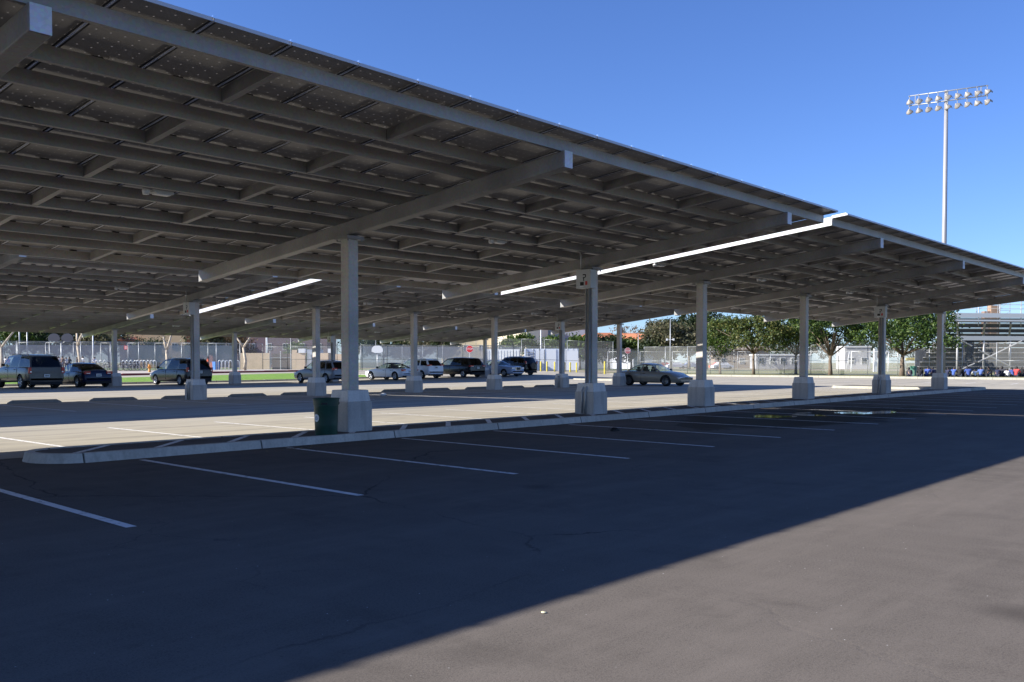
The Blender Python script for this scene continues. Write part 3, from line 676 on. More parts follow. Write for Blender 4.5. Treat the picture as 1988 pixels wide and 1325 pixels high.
def car(name, label, cat, loc, rz, L, W, H, col, st, gh, wins, wheels=(.325, .22), axle=(.30, .30), rim=None, spokes=5, glass='glass_dark', glassf='glass_clear', tail=((.70, .10, .20, .30),), head=(.66, .12, .16, .34),
        roofcol=None, rails=False, trim=None, spare=False, grille=(.5, .12, .55), rear_white=False, group='cars parked under the canopies', plate_z=.62, gap=.17):
    """st: body stations (x 0 front..1 rear, z low, z shoulder, z top, half width share); gh: greenhouse (base front, roof front, roof rear, base rear, belt z, inward)"""
    t = thing(name, label, cat, loc, rz, group); hw = W / 2; X = lambda s: L / 2 - s * L
    m = MB(); vs = []; n = 0
    for (s, zl, zs, zt, k) in st:
        w = hw * k; hh = [(0, zl), (.82 * w, zl), (.96 * w, zl + .06), (w * .995, zl + .20), (w, (zl + zs) * .52), (w * .985, zs - .10), (w * .955, zs - .035), (w * .88, zs), (w * .5, zs + (zt - zs) * .85), (0, zt)]
        ring = [(y, z) for y, z in hh] + [(-y, z) for y, z in hh[-2:0:-1]]
        n = len(ring); vs += [(X(s), y, z) for y, z in ring]
    fs = [(k * n + i, k * n + (i + 1) % n, (k + 1) * n + (i + 1) % n, (k + 1) * n + i) for k in range(len(st) - 1) for i in range(n)]
    fs = [f[::-1] for f in fs] + [tuple(range(n)), tuple((len(st) - 1) * n + i for i in range(n))[::-1]]
    m.add(vs, fs); pm = paint(name + " paint", col); R, TW = wheels
    body = m.build("body", [pm, M['under']], t)
    bmx = bmesh.new(); bmx.from_mesh(body.data); bmesh.ops.recalc_face_normals(bmx, faces=bmx.faces); bmx.to_mesh(body.data); bmx.free()
    ax = (X(0) - L * axle[0] * .62, X(1) + L * axle[1] * .62); cuts = []
    for x in ax:
        for sy in (-1, 1):
            c = MB(); c.lathe([(0, -.2), (R + .055, -.2), (R + .055, .2), (0, .2)], 24, Matrix.Translation((x, sy * (hw - .08), R)) @ Matrix.Rotation(PI / 2, 4, 'X'))
            co = c.build("cutter", [M['under']]); co.parent = t
            bm2 = bmesh.new(); bm2.from_mesh(co.data); bmesh.ops.remove_doubles(bm2, verts=bm2.verts, dist=1e-5); bmesh.ops.recalc_face_normals(bm2, faces=bm2.faces); bm2.to_mesh(co.data); bm2.free(); cuts.append(co)
    bpy.context.view_layer.update(); boolean_cut(body, cuts)
    body.data.polygons.foreach_set("use_smooth", [True] * len(body.data.polygons)); body.data.set_sharp_from_angle(angle=math.radians(40))
    if len(body.data.materials) < 2: body.data.materials.append(M['under'])
    wm, rm = wheel_meshes(R, TW, rim or M['rim'], spokes)
    for x in ax:
        for sy in (-1, 1):
            w = bpy.data.objects.new("wheel", wm); C.objects.link(w); w.parent = t; w.location = (x, sy * (hw - TW / 2 - .015), R)
            q = bpy.data.objects.new("rim", rm); C.objects.link(q); q.parent = w
            if sy > 0: w.rotation_euler = (0, 0, PI)
    # greenhouse
    s0, s1, s2, s3, zb, inn = gh; wb, wt = hw * .90, hw * (.90 - inn)
    def side(sx, u, v, o=0.0):                                   # u along, v up
        xb, xt = X(s0) + (X(s3) - X(s0)) * u, X(s1) + (X(s2) - X(s1)) * u
        bulge = math.sin(PI * min(1, max(0, v))) * .02; y = wb + (wt - wb) * v + bulge + o
        pinch = 1 - .05 * (2 * u - 1) ** 2
        return (xb + (xt - xb) * v, sx * y * pinch, zb - .02 + (H - .05 - .07 * (2 * u - 1) ** 2 * v - zb + .02) * v)
    fr = MB(); V = [0, .07, .3, .6, .84, 1.0]
    edges = sorted(set([0.0, 1.0] + [e for w_ in wins for e in w_]))
    for sx in (-1, 1):
        for i in range(len(edges) - 1):
            a, b_ = edges[i], edges[i + 1]; isw = any(abs(a - w_[0]) < 1e-6 and abs(b_ - w_[1]) < 1e-6 for w_ in wins)
            for j in range(len(V) - 1):
                if isw and 0 < j < len(V) - 2: continue
                fr.add([side(sx, a, V[j]), side(sx, b_, V[j]), side(sx, b_, V[j + 1]), side(sx, a, V[j + 1])], [(0, 1, 2, 3)] if sx < 0 else [(3, 2, 1, 0)])
    N = 8
    def roofp(u, k):                                             # k 0..N across
        a, b_ = side(-1, u, 1), side(1, u, 1); f = k / N; cr = 1 - (2 * f - 1) ** 2
        return (a[0] - .0 + (.10 * cr if u < .02 else (-.06 * cr if u > .98 else 0)), a[1] + (b_[1] - a[1]) * f, a[2] + .05 * cr ** .6)
    us = [0, .04, .25, .5, .75, .96, 1]; rf = MB()
    rf.add([roofp(u, k) for u in us for k in range(N + 1)], [(i * (N + 1) + k, i * (N + 1) + k + 1, (i + 1) * (N + 1) + k + 1, (i + 1) * (N + 1) + k) for i in range(len(us) - 1) for k in range(N)])
    rmat = pm if roofcol is None else paint(name + " roof", roofcol, rough=.6)
    rf.build("roof", rmat, t, smooth=True)
    for sx in (-1, 1):
        pass
    frm = fr.build("side_pillars", rmat if roofcol else pm, t, smooth=False)
    gd, gf = M[glass], M[glassf]
    for i, w_ in enumerate(wins):
        for sx in (-1, 1):
            g = MB(); g.add([side(sx, w_[0], v, .002) for v in V[1:-1]] + [side(sx, w_[1], v, .002) for v in V[1:-1]], [(j, j + 4, j + 5, j + 1) for j in range(3)])
            g.build("side_window", gf if i == 0 else gd, t, smooth=True)
    def screen(u, nm, mm, bow):
        g = MB(); vs = []; P = []
        for v in (.04, .35, .65, .9):
            a, b_ = side(-1, u, v), side(1, u, v)
            for k in range(N + 1):
                f = .05 + .9 * k / N; cr = 1 - (2 * f - 1) ** 2; P.append((a[0] + bow * cr, a[1] + (b_[1] - a[1]) * f, a[2] + .02 * v * cr))
        g.add(P, [(i * (N + 1) + k, i * (N + 1) + k + 1, (i + 1) * (N + 1) + k + 1, (i + 1) * (N + 1) + k) for i in range(3) for k in range(N)])
        g.build(nm, mm, t, smooth=True)
        h = MB()
        for (va, vb) in ((.9, 1.0), (0, .04)):
            Q = []
            for v in (va, vb):
                a, b_ = side(-1, u, v), side(1, u, v)
                for k in range(N + 1):
                    f = k / N; cr = 1 - (2 * f - 1) ** 2; Q.append((a[0] + bow * cr, a[1] + (b_[1] - a[1]) * f, a[2] + (.02 * v * cr if v < 1 else .05 * cr ** .6)))
            h.add(Q, [(k, k + 1, N + 2 + k, N + 1 + k) for k in range(N)])
        for e0, e1 in ((0, .05), (.95, 1)):
            Q = []
            for v in (.04, .35, .65, .9):
                a, b_ = side(-1, u, v), side(1, u, v)
                for f in (e0, e1): cr = 1 - (2 * f - 1) ** 2; Q.append((a[0] + bow * cr, a[1] + (b_[1] - a[1]) * f, a[2] + .02 * v * cr))
            h.add(Q, [(2 * k, 2 * k + 1, 2 * k + 3, 2 * k + 2) for k in range(3)])
        h.build(nm + "_frame", rmat if roofcol else pm, t, smooth=True)
    screen(0.0, "windshield", gf, .12); screen(1.0, "rear_window", gd, -.08)
    # interior
    cx0, cx1 = X(s0) - .9, X(s3) + .75; fl = MB(); fl.box(((X(s0) + X(s3)) / 2, 0, zb - .012), ((X(s0) - X(s3)) * .96, W * .82, .02)); fl.build("cabin_floor", M['seat'], t)
    for x in (cx0, (cx0 * .35 + cx1 * .65)):
        for sy in (-1, 1):
            q = bpy.data.objects.new("seat", seat_mesh); C.objects.link(q); q.parent = t; q.location = (x - .1, sy * W * .2, zb - .50)
    # lamps, bumpers, plate, handles, mirrors
    def station(s):
        for i in range(len(st) - 1):
            if st[i][0] <= s <= st[i + 1][0]:
                f = (s - st[i][0]) / (st[i + 1][0] - st[i][0]); return [st[i][k] + (st[i + 1][k] - st[i][k]) * f for k in range(5)]
        return st[-1]
    for (z, hh, ww, dd) in tail:
        e = station(.985); k = e[4]
        for sy in (-1, 1):
            q = MB(); q.box((X(1) + dd / 2 - .012, sy * (hw * k - ww / 2 + .02), z), (dd, ww, hh)); q.build("tail_light", M['tail'], t, bevel=.02)
            q = MB(); q.box((X(1) - .016, sy * (hw * k - ww / 2 - .02), z - hh * .22), (.012, ww * .55, hh * .22)); q.build("reverse_light", M['head'], t)
    z, hh, ww, dd = head; e = station(.022); k = e[4]; z = min(z, e[2] - hh / 2 + .035)
    for sy in (-1, 1):
        q = MB(); q.box((X(0) - dd / 2 - .02, sy * (hw * k - ww / 2 - .01), z), (dd, ww, hh)); q.build("headlight", M['head'], t, bevel=.03)
    q = MB(); q.box((X(0) - .02, 0, grille[2]), (.06, grille[0], grille[1])); q.build("grille", M['black'], t, bevel=.02)
    if trim:
        q = MB(); q.box((X(0) - .02, 0, grille[2]), (.05, grille[0] + .06, grille[1] + .06)); q.build("grille_surround", M['chrome'], t, bevel=.03)
    q = MB(); q.box((X(0) - .13, 0, .33), (.24, W * .70, .09)); q.build("lower_grille", M['under'], t, bevel=.02)
    q = MB(); q.box((X(1) + .08, 0, .30), (.20, W * .84, .14)); q.build("rear_valance", M['under'], t, bevel=.02)
    q = MB(); q.box((X(1) - .022, 0, plate_z), (.012, .31, .16)); pl_ = q.build("licence_plate", M['plate'], t)
    q = MB(); q.box((X(1) - .029, 0, plate_z), (.004, .22, .05)); q.build("plate_number", M['bin'], pl_)
    for sy in (-1, 1):
        for i, w_ in enumerate(wins[:2]):
            bx = side(sy, w_[1] - .06, 0); q = MB(); q.box((bx[0] + .02, sy * (hw + .005), zb - .13), (.17, .03, .03)); q.build("door_handle", M['black'] if not trim else M['chrome'], t, bevel=.008)
            q = MB(); bx = side(sy, w_[1] + .02, 0)[0]; q.box((bx, sy * (hw * .998), zb - .36), (.012, .012, .60)); q.build("door_seam", M['black'], t)
        f = side(sy, .10, .05); q = MB(); q.box((f[0] + .02, sy * (abs(f[1]) + .10), f[2] + .10), (.10, .20, .13)); q.build("side_mirror", M['black'] if not trim else pm, t, bevel=.03)
        q = MB(); q.box((0, sy * hw * .97, st[3][1] + .02), (L * .46, .04, .05)); q.build("sill", M['under'], t)
        if rails:
            a, b_ = side(sy, .12, 1), side(sy, .92, 1); q = MB(); q.tube([(a[0], a[1] * .96, a[2] + .02), (a[0] - .08, a[1] * .96, a[2] + .07), (b_[0] + .08, b_[1] * .96, b_[2] + .07), (b_[0], b_[1] * .96, b_[2] + .02)], .018, 6); q.build("roof_rail", M['rimdark'], t)
    if spare:
        q = MB(); q.lathe([(0, -.13), (.30, -.13), (.35, -.08), (.36, 0), (.35, .08), (0, .10)], 24, Matrix.Translation((X(1) - .11, 0.05, .88)) @ Matrix.Rotation(PI / 2, 4, 'Y')); q.build("spare_wheel", M['black'], t, autosm=True)
    return t

def zc(x, y, L=0): return tz(x, y) + (.012 if y > 15 else 0)
# body stations for the different body styles
SEDAN = lambda zs, zh, zd, zl=.20, H0=.62: [(0, .30, .50, .56, .80), (.015, .26, H0, H0 + .05, .88), (.05, zl, H0 + .06, H0 + .12, .95), (.15, zl, zs - .10, zh - .07, .985), (.26, zl, zs - .03, zh, 1.0), (.34, zl, zs, zs + .01, 1.0), (.5, zl, zs + .01, zs + .02, 1.0), (.7, zl, zs + .02, zs + .03, 1.0), (.80, zl, zs + .01, zd, 1.0), (.92, zl, zs - .01, zd - .01, .97), (.975, zl + .04, zs - .03, zd - .04, .92), (.992, .30, zs - .12, zd - .14, .87), (1, .34, .56, .60, .80)]
BOX = lambda zs, zh, zl=.24, H0=.70: [(0, .32, .52, .58, .82), (.015, .28, H0, H0 + .06, .90), (.05, zl, H0 + .08, H0 + .15, .96), (.14, zl, zs - .10, zh - .06, .99), (.24, zl, zs - .02, zh, 1.0), (.32, zl, zs, zs + .01, 1.0), (.5, zl, zs, zs + .01, 1.0), (.75, zl, zs + .01, zs + .02, 1.0), (.93, zl, zs + .01, zs + .02, .985), (.98, zl + .06, zs, zs + .01, .95), (.993, .34, zs - .03, zs - .01, .92), (1, .38, .58, .62, .86)]
up = PI / 2
def put(x, y): return (x, y, zc(x, y))
car("parked_sedan", "tan gold sedan with clear windows at the end of the middle row", "sedan", (49.95, 32.0, .005), -up - .02, 4.75, 1.80, 1.42, (.26, .225, .17), SEDAN(.90, .92, .96, H0=.52), (.30, .46, .68, .845, .90, .23), [(.05, .50), (.56, .92)], axle=(.33, .35), spokes=0, rim=M['rimdark'], glass='glass_clear', tail=((.72, .14, .34, .16),), head=(.62, .12, .40, .24), grille=(.42, .07, .52), plate_z=.45)
car("parked_suv", "big beige pickup based sport utility vehicle with black rear glass, leftmost of the parked cars", "SUV", put(21.55, 56.0), up, 5.3, 2.02, 1.93, (.075, .066, .055), BOX(1.20, 1.16, .38, .85), (.26, .37, .93, .985, 1.20, .17), [(.03, .27), (.31, .60), (.64, .97)], wheels=(.39, .27), axle=(.30, .34), tail=((1.02, .34, .16, .10),), rails=True, plate_z=.72, head=(.85, .18, .3, .2))
car("parked_sedan", "dark blue sedan with sloping rear glass between the beige SUV and a canopy column", "sedan", put(24.75, 56.4), up, 4.75, 1.82, 1.46, (.008, .012, .035), SEDAN(.92, .94, 1.05), (.27, .43, .70, .90, .92, .25), [(.05, .50), (.55, .90)], tail=((.86, .17, .36, .14),), plate_z=.72)
car("parked_minivan", "grey brown minivan behind the column with the switch box", "minivan", put(31.1, 56.2), up, 4.85, 1.90, 1.75, (.03, .026, .024), BOX(1.02, 1.0, .24, .70), (.17, .36, .92, .985, 1.02, .17), [(.06, .34), (.37, .70), (.74, .97)], tail=((1.0, .28, .15, .12),), rails=True, plate_z=.85)
car("parked_wagon", "silver wagon with dark rear glass parked over a puddle behind the nearest column", "wagon", put(41.75, 55.2), up, 4.85, 1.88, 1.62, (.20, .205, .21), BOX(.98, .98, .22, .66), (.25, .42, .88, .985, .98, .22), [(.05, .36), (.40, .72), (.76, .96)], tail=((.98, .16, .34, .22),), plate_z=.86)
car("parked_convertible", "white convertible with black soft top parked left of the white SUV", "convertible", put(49.55, 56.6), up, 4.6, 1.82, 1.38, (.72, .73, .75), SEDAN(.90, .90, .94), (.30, .45, .66, .86, .90, .24), [(.05, .48), (.52, .82)], roofcol=(.03, .03, .035), tail=((.78, .16, .34, .22),), spokes=5, glass='glass_clear', plate_z=.68)
car("parked_suv", "white crossover SUV with roof rails parked right of the white convertible", "SUV", put(53.75, 58.0), up, 4.57, 1.85, 1.66, (.72, .73, .75), BOX(1.06, 1.02, .26, .70), (.22, .38, .90, .985, 1.06, .19), [(.05, .34), (.38, .68), (.72, .95)], tail=((1.10, .14, .38, .22),), rails=True, plate_z=.92)
car("parked_suv", "long black three row SUV between the white SUV and the light blue sedan", "SUV", put(58.2, 57.6), up, 4.9, 1.98, 1.74, (.010, .010, .012), BOX(1.06, 1.04, .26, .74), (.22, .38, .90, .985, 1.06, .19), [(.05, .33), (.36, .66), (.70, .95)], tail=((.98, .13, .40, .20),), plate_z=.82)
car("parked_sedan", "light metallic blue sedan with big chrome grille, the only car facing the camera", "sedan", put(62.3, 56.6), -up, 5.0, 1.88, 1.48, (.30, .36, .46), SEDAN(.98, .99, 1.0, H0=.80), (.32, .46, .70, .86, .98, .24), [(.05, .50), (.55, .92)], trim=True, grille=(.62, .26, .70), head=(.74, .17, .38, .28), glass='glass_clear')
car("parked_suv", "small black SUV with spare wheel on its tailgate, rightmost in the far row", "SUV", put(65.8, 57.7), up, 4.4, 1.80, 1.76, (.008, .009, .010), BOX(1.10, 1.06, .30, .74), (.22, .36, .92, .985, 1.10, .18), [(.05, .34), (.38, .68), (.72, .95)], glassf='glass_dark', tail=((1.18, .26, .14, .10),), rails=True, spare=True)

# ------------------------------------------------------------------ fences
def fence(label, pts, h, zf, spacing=3.0, postm='post', wirem='wire', rails=(1.0,), r=.035, name="chainlink_fence", group='chain link fences round the lot', screen=None, screenm='screen'):
    t = thing(name, label, "fence", (*pts[0], 0), group=group); ox, oy = pts[0]; W = MB(); R = MB(); S = MB(); pm = None
    for (x0, y0), (x1, y1) in zip(pts[:-1], pts[1:]):
        d = math.hypot(x1 - x0, y1 - y0); n = max(1, round(d / spacing))
        P = [(x0 + (x1 - x0) * i / n, y0 + (y1 - y0) * i / n) for i in range(n + 1)]
        for i, (x, y) in enumerate(P):
            if pm is None:
                q = MB(); q.tube([(0, 0, -.1), (0, 0, h + .03)], r, 8); pm = q.mesh("post", M[postm], True)
            o = bpy.data.objects.new("post", pm); C.objects.link(o); o.parent = t; o.location = (x - ox, y - oy, zf(x, y))
        for (a, b_), (c, d_) in zip(P[:-1], P[1:]):
            za, zb_ = zf(a, b_), zf(c, d_)
            W.add([(a - ox, b_ - oy, za + .05), (c - ox, d_ - oy, zb_ + .05), (c - ox, d_ - oy, zb_ + h - .03), (a - ox, b_ - oy, za + h - .03)], [(0, 1, 2, 3)])
            if screen:
                nx, ny = -(d_ - b_), (c - a); k = .03 / math.hypot(nx, ny)
                S.add([(a - ox + nx * k, b_ - oy + ny * k, za + screen[0]), (c - ox + nx * k, d_ - oy + ny * k, zb_ + screen[0]), (c - ox + nx * k, d_ - oy + ny * k, zb_ + screen[1]), (a - ox + nx * k, b_ - oy + ny * k, za + screen[1])], [(0, 1, 2, 3)])
            for rl in rails: R.tube([(a - ox, b_ - oy, za + h * rl), (c - ox, d_ - oy, zb_ + h * rl)], r * .6, 6)
    R.build("rail", M[postm], t, smooth=True); W.build("wire_mesh", M[wirem], t)
    if screen: S.build("wind_screen", M[screenm], t)
    return t
zside = lambda x, y: tz(x, y) + .16
fence("tall chain link fence along the sidewalk behind the bicycles and bare trees", [(2, 95.6), (63.5, 95.6)], 3.05, zside)
zlot = lambda x, y: tz(x, y)
fence("chain link fence with dark gate posts in front of the white containers", [(63.5, 95.6), (82, 72), (93, 61)], 3.0, zlot, postm='post_dark', rails=(1.0, .45))
zlawn = lambda x, y: .16
fence("chain link fence along the dry lawn behind the leafy trees and seated people", [(93, 61), (93, 14), (93, -30)], 3.1, zlawn, rails=(1.0, .47))
z0f = lambda x, y: tz(x, y)
def atl(u, D): return at(u, D)
fence("court fence covered with pale wind screens, far left behind the people", [at(-20, 122), at(455, 128)], 3.6, z0f, spacing=3.4, rails=(1.0,), screen=(1.0, 3.3), group='court and field fences far behind')
fence("tall court fence with posts above the tan walls", [at(520, 134), at(655, 134), at(730, 140)], 4.6, z0f, spacing=3.2, rails=(1.0, .7), group='court and field fences far behind')
fence("court fence with grey wind screens behind the red stop sign", [at(700, 128), at(1010, 136)], 3.4, z0f, spacing=3.0, screen=(.2, 3.2), rails=(1.0,), group='court and field fences far behind')
fence("high pale field fence behind the containers and the tan sedan", [at(880, 160), at(1190, 160)], 5.0, z0f, spacing=4, rails=(1.0,), group='court and field fences far behind')
fence("pale field fence across the sports field behind the trees", [at(1180, 140), at(1560, 138), at(1900, 126)], 3.1, lambda x, y: -.05, spacing=4.5, rails=(1.0, .5), wirem='wire_dark', group='court and field fences far behind')
for (u, s) in ((1405, 0), (1494, 0), (1640, 0)): pass

# ------------------------------------------------------------------ trees
def leaves(name, blobs, n, size, m, parent, seed, clump=.55, per=26, squash=.8):
    rg = np.random.default_rng(seed); vol = np.array([b[3] * b[4] * b[5] for b in blobs]) ** .75; vol /= vol.sum(); nc = max(6, n // per)
    bi = rg.choice(len(blobs), nc, p=vol); B = np.array(blobs)[bi]
    d = rg.normal(size=(nc, 3)); d /= np.linalg.norm(d, axis=1)[:, None]; d[:, 2] = np.where(d[:, 2] < -.55, -d[:, 2], d[:, 2]); r = rg.uniform(.25, 1.0, nc) ** .42
    cc = B[:, :3] + d * r[:, None] * B[:, 3:6]
    k = rg.integers(0, nc, n); cs = rg.uniform(.5, 1.25, nc)[k] * clump
    off = rg.normal(size=(n, 3)) * np.array([1, 1, squash]); P = cc[k] + off * cs[:, None] * .5
    a = rg.normal(size=(n, 3)); a /= np.linalg.norm(a, axis=1)[:, None]; b_ = np.cross(a, rg.normal(size=(n, 3))); b_ /= np.linalg.norm(b_, axis=1)[:, None]
    s = rg.uniform(.6, 1.3, n)[:, None] * size
    V = np.stack([P - a * s, P + b_ * s * .45, P + a * s, P - b_ * s * .45], 1).reshape(-1, 3)
    me = bpy.data.meshes.new(name); me.vertices.add(4 * n); me.vertices.foreach_set("co", V.ravel()); me.loops.add(4 * n); me.loops.foreach_set("vertex_index", np.arange(4 * n, dtype=np.int32))
    me.polygons.add(n); me.polygons.foreach_set("loop_start", np.arange(0, 4 * n, 4, dtype=np.int32)); me.update(calc_edges=True); me.materials.append(m)
    o = bpy.data.objects.new(name, me); C.objects.link(o); o.parent = parent; return o

LF = dict(ficus=leafmat("dark glossy leaves", [(.008, .020, .004), (.02, .045, .008), (.04, .08, .012), (.07, .11, .018), (.10, .14, .03)], .12),
          ficus2=leafmat("yellowing green leaves", [(.015, .03, .006), (.04, .065, .012), (.065, .095, .018), (.10, .115, .025), (.14, .125, .035)], .18),
          dark=leafmat("dark evergreen leaves", [(.012, .022, .008), (.025, .042, .014), (.04, .06, .02), (.07, .085, .035)]),
          olive=leafmat("grey olive leaves", [(.05, .055, .028), (.09, .095, .045), (.14, .13, .07), (.18, .15, .09)]),
          bright=leafmat("bright green leaves", [(.015, .035, .006), (.045, .085, .014), (.08, .13, .02), (.12, .16, .035)]),
          brown=leafmat("dry brown leaves", [(.12, .07, .035), (.2, .13, .07), (.28, .18, .10)]))

def tree(label, u, D, z, trunk_h, blobs, n, size, lm, seed, tr=.16, name="leafy_tree", bark='bark', group=None, clump=.6, lean=0):
    x, y = at(u, D); t = thing(name, label, "tree", (x, y, z), group=group); r = random.Random(seed); m = MB(); top = Vector((lean, 0, trunk_h))
    m.tube([(0, 0, -.15), (lean * .2, 0, trunk_h * .3), (lean * .6, .04, trunk_h * .7), tuple(top)], [tr * 1.35, tr, tr * .85, tr * .8], 9)
    for b in blobs:
        for q in range(2):
            e = Vector(b[:3]) + Vector((r.uniform(-.5, .5) * b[3], r.uniform(-.5, .5) * b[4], r.uniform(-.3, .4) * b[5])); mid = top.lerp(e, .5) + Vector((r.uniform(-.2, .2), r.uniform(-.2, .2), .15))
            m.tube([tuple(top - Vector((0, 0, .15))), tuple(mid), tuple(e)], [tr * .5, tr * .3, tr * .1], 6)
    m.build("trunk", M[bark], t, smooth=True); leaves("crown", blobs, n, size, LF[lm], t, seed, clump); return t

G = 'shade trees on the dry lawn'
def crown(w, h0, h1, r, k=6, dep=None):                          # lumpy crown from overlapping ellipsoids
    B = [(0, 0, (h0 + h1) / 2, w * .36, w * .36, (h1 - h0) * .42)]
    for i in range(k):
        a = 2 * PI * i / k + r.uniform(-.3, .3); q = r.uniform(.45, .62) * w / 2 * 1.25; B.append((q * math.cos(a), q * math.sin(a), r.uniform(h0 + (h1 - h0) * .25, h0 + (h1 - h0) * .72), w * r.uniform(.17, .25), w * r.uniform(.17, .25), (h1 - h0) * r.uniform(.2, .3)))
    return B
R_ = random.Random(11)
tree("yellowish green shade tree with single slim trunk, left of its darker neighbours", 1463, 98, .20, 2.3, crown(8.2, 1.9, 6.7, R_), 9000, .15, 'ficus2', 1, .14, group=G)
tree("bushy green tree without visible trunk just right of a canopy column", 1398, 104, .16, 1.6, crown(4.8, 1.4, 6.6, R_, 5), 4200, .15, 'bright', 2, .13, group=G)
tree("round green shade tree with forked trunk behind the lawn fence posts", 1612, 94, .20, 2.0, crown(8.0, 2.3, 6.9, R_), 9000, .15, 'ficus', 3, .19, group=G)
tree("green crown between the yellowish tree and the forked one", 1545, 101, .16, 2.2, crown(6.6, 2.0, 6.6, R_, 5), 6500, .15, 'bright', 4, .14, group=G)
tree("biggest darkest shade tree with pale curved trunk beside the seated people", 1751, 89, .20, 2.1, crown(9.6, 1.9, 7.4, R_, 7), 14000, .15, 'ficus', 5, .22, group=G, lean=.25)

def bare_tree(label, u, D, z, h, seed, tr=.2, n=150):
    x, y = at(u, D); t = thing("bare_tree", label, "tree", (x, y, z), group="bare street trees along the sidewalk"); m = MB(); r = random.Random(seed); tips = []
    def grow(p, d, L, rad, dep):
        q = p + d * L * .5 + Vector((r.uniform(-.1, .1), r.uniform(-.1, .1), 0)) * L * .3; e = p + d * L + Vector((r.uniform(-.15, .15), r.uniform(-.15, .15), 0)) * L * .3
        m.tube([tuple(p), tuple(q), tuple(e)], [rad, rad * .85, rad * .7], 7 if dep < 2 else 5)
        if dep == 5: tips.append(e); return
        for i in range(2 if dep < 4 else 3):
            a = r.uniform(0, 2 * PI); nd = (d + Vector((math.cos(a), math.sin(a), r.uniform(.0, .3))) * r.uniform(.5, .85)).normalized(); grow(e, nd, L * r.uniform(.6, .8), rad * .62, dep + 1)
    grow(Vector((0, 0, -.1)), Vector((r.uniform(-.08, .08), r.uniform(-.05, .05), 1)).normalized(), h * .42, tr, 0)
    m.build("trunk", M['pale_bark'], t, smooth=True)
    leaves("crown", [(e.x, e.y, e.z, .5, .5, .4) for e in tips], n, .12, LF['brown'], t, seed, .5, per=6); return t
bare_tree("bare pale sycamore with a few brown leaves right of the dark blue sedan", 157, 97, .36, 7.0, 21, .21)
bare_tree("bare forked sycamore behind the grey brown minivan", 325, 98, .36, 6.0, 25, .21)
bare_tree("bare sycamore with wavy trunk in front of the tan walls", 475, 100, .38, 6.6, 27, .19)
bare_tree("bare sycamore at the far left edge behind the beige SUV", 3, 96, .36, 6.5, 33, .2)

GB = 'background trees beyond the fences'
def bgtree(label, u, D, w, h, lm, seed, n=2600, h0=.12, size=.3, z=.2):
    r = random.Random(seed); B = crown(w, h * h0, h, r, 6); return tree(label, u, D, z, h * .3, B, n, size, lm, seed, .22, name="background_tree", group=GB, clump=1.1)
bgtree("bright green rounded tree behind the court, leftmost of the background trees", 30, 165, 9, 8.2, 'bright', 51)
bgtree("dark conifer like tree right of the bright rounded one at far left", 66, 168, 8, 9.5, 'dark', 52)
bgtree("grey olive tree behind the fan shaped backboards", 112, 172, 13, 8.6, 'olive', 53, 4200)
bgtree("olive tree left of the small orange building", 175, 172, 10, 8.6, 'olive', 54, 3400)
bgtree("brownish olive tree directly behind a far column", 212, 180, 9, 8.8, 'olive', 55)
bgtree("small dark tree between the orange and the tan buildings", 279, 158, 3.2, 5.6, 'dark', 56, 1500, size=.2)
bgtree("small dark pointed tree in front of the tan building", 305, 158, 2.6, 5.2, 'dark', 57, 1200, size=.2)
bgtree("olive tree between the minivan column and the terracotta building", 400, 166, 8, 8.4, 'olive', 58)
bgtree("reddish brown tree top behind the second bare sycamore", 448, 170, 9, 8.6, 'brown', 59, 2400)
bgtree("pale green bush seen through the tall court fence", 575, 150, 4.5, 4.6, 'bright', 60, 1600, size=.2)
bgtree("dark green hedge like tree right of the nearest column", 745, 185, 16, 8.0, 'dark', 61, 5000)
bgtree("green tree left of the cream apartments", 820, 182, 12, 8.2, 'olive', 62, 4000)
bgtree("dark green tree behind the stop sign", 868, 160, 5, 6.8, 'dark', 63, 1800)
bgtree("round green tree in front of the cream apartments", 1012, 172, 8.5, 7.0, 'bright', 64, 3400)
bgtree("smaller green tree in front of the grey apartments", 1072, 176, 6.0, 6.6, 'bright', 65, 2200)
bgtree("light green tree just left of the near right column", 1126, 172, 5.0, 6.6, 'bright', 66, 2200)
bgtree("dark round tree below the red roofs, left one", 1182, 170, 7.0, 6.4, 'dark', 67, 2800)
bgtree("green round tree below the red roofs, middle one", 1226, 172, 6.0, 6.0, 'bright', 68, 2400)
bgtree("dark round tree at the right end of the red roofs", 1277, 168, 7.0, 6.2, 'dark', 69, 2800)
bgtree("tall thin hazy tree standing against the sky behind the red roofs", 1273, 210, 5.5, 10.8, 'olive', 70, 1500, .45)
bgtree("sparse brown tree against the sky left of the tall thin one", 1222, 214, 8, 10.2, 'brown', 71, 900, .5)
bgtree("big dark evergreen left of the shade trees, with the tallest top", 1338, 176, 11, 11.2, 'dark', 72, 6500)
bgtree("broad olive tree left of the big dark evergreen", 1303, 168, 10, 9.0, 'olive', 73, 5000)
bgtree("olive tree right of the big dark evergreen behind the column", 1372, 172, 8, 9.0, 'olive', 74, 3600)
bgtree("dark tree seen between the shade tree trunks in the distance", 1545, 230, 22, 8.0, 'dark', 75, 3600)
bgtree("dark distant tree left of the bleachers", 1700, 225, 26, 8.0, 'dark', 76, 3600)
bgtree("dark distant tree below the shade trees", 1455, 235, 18, 7.0, 'olive', 77, 2600)

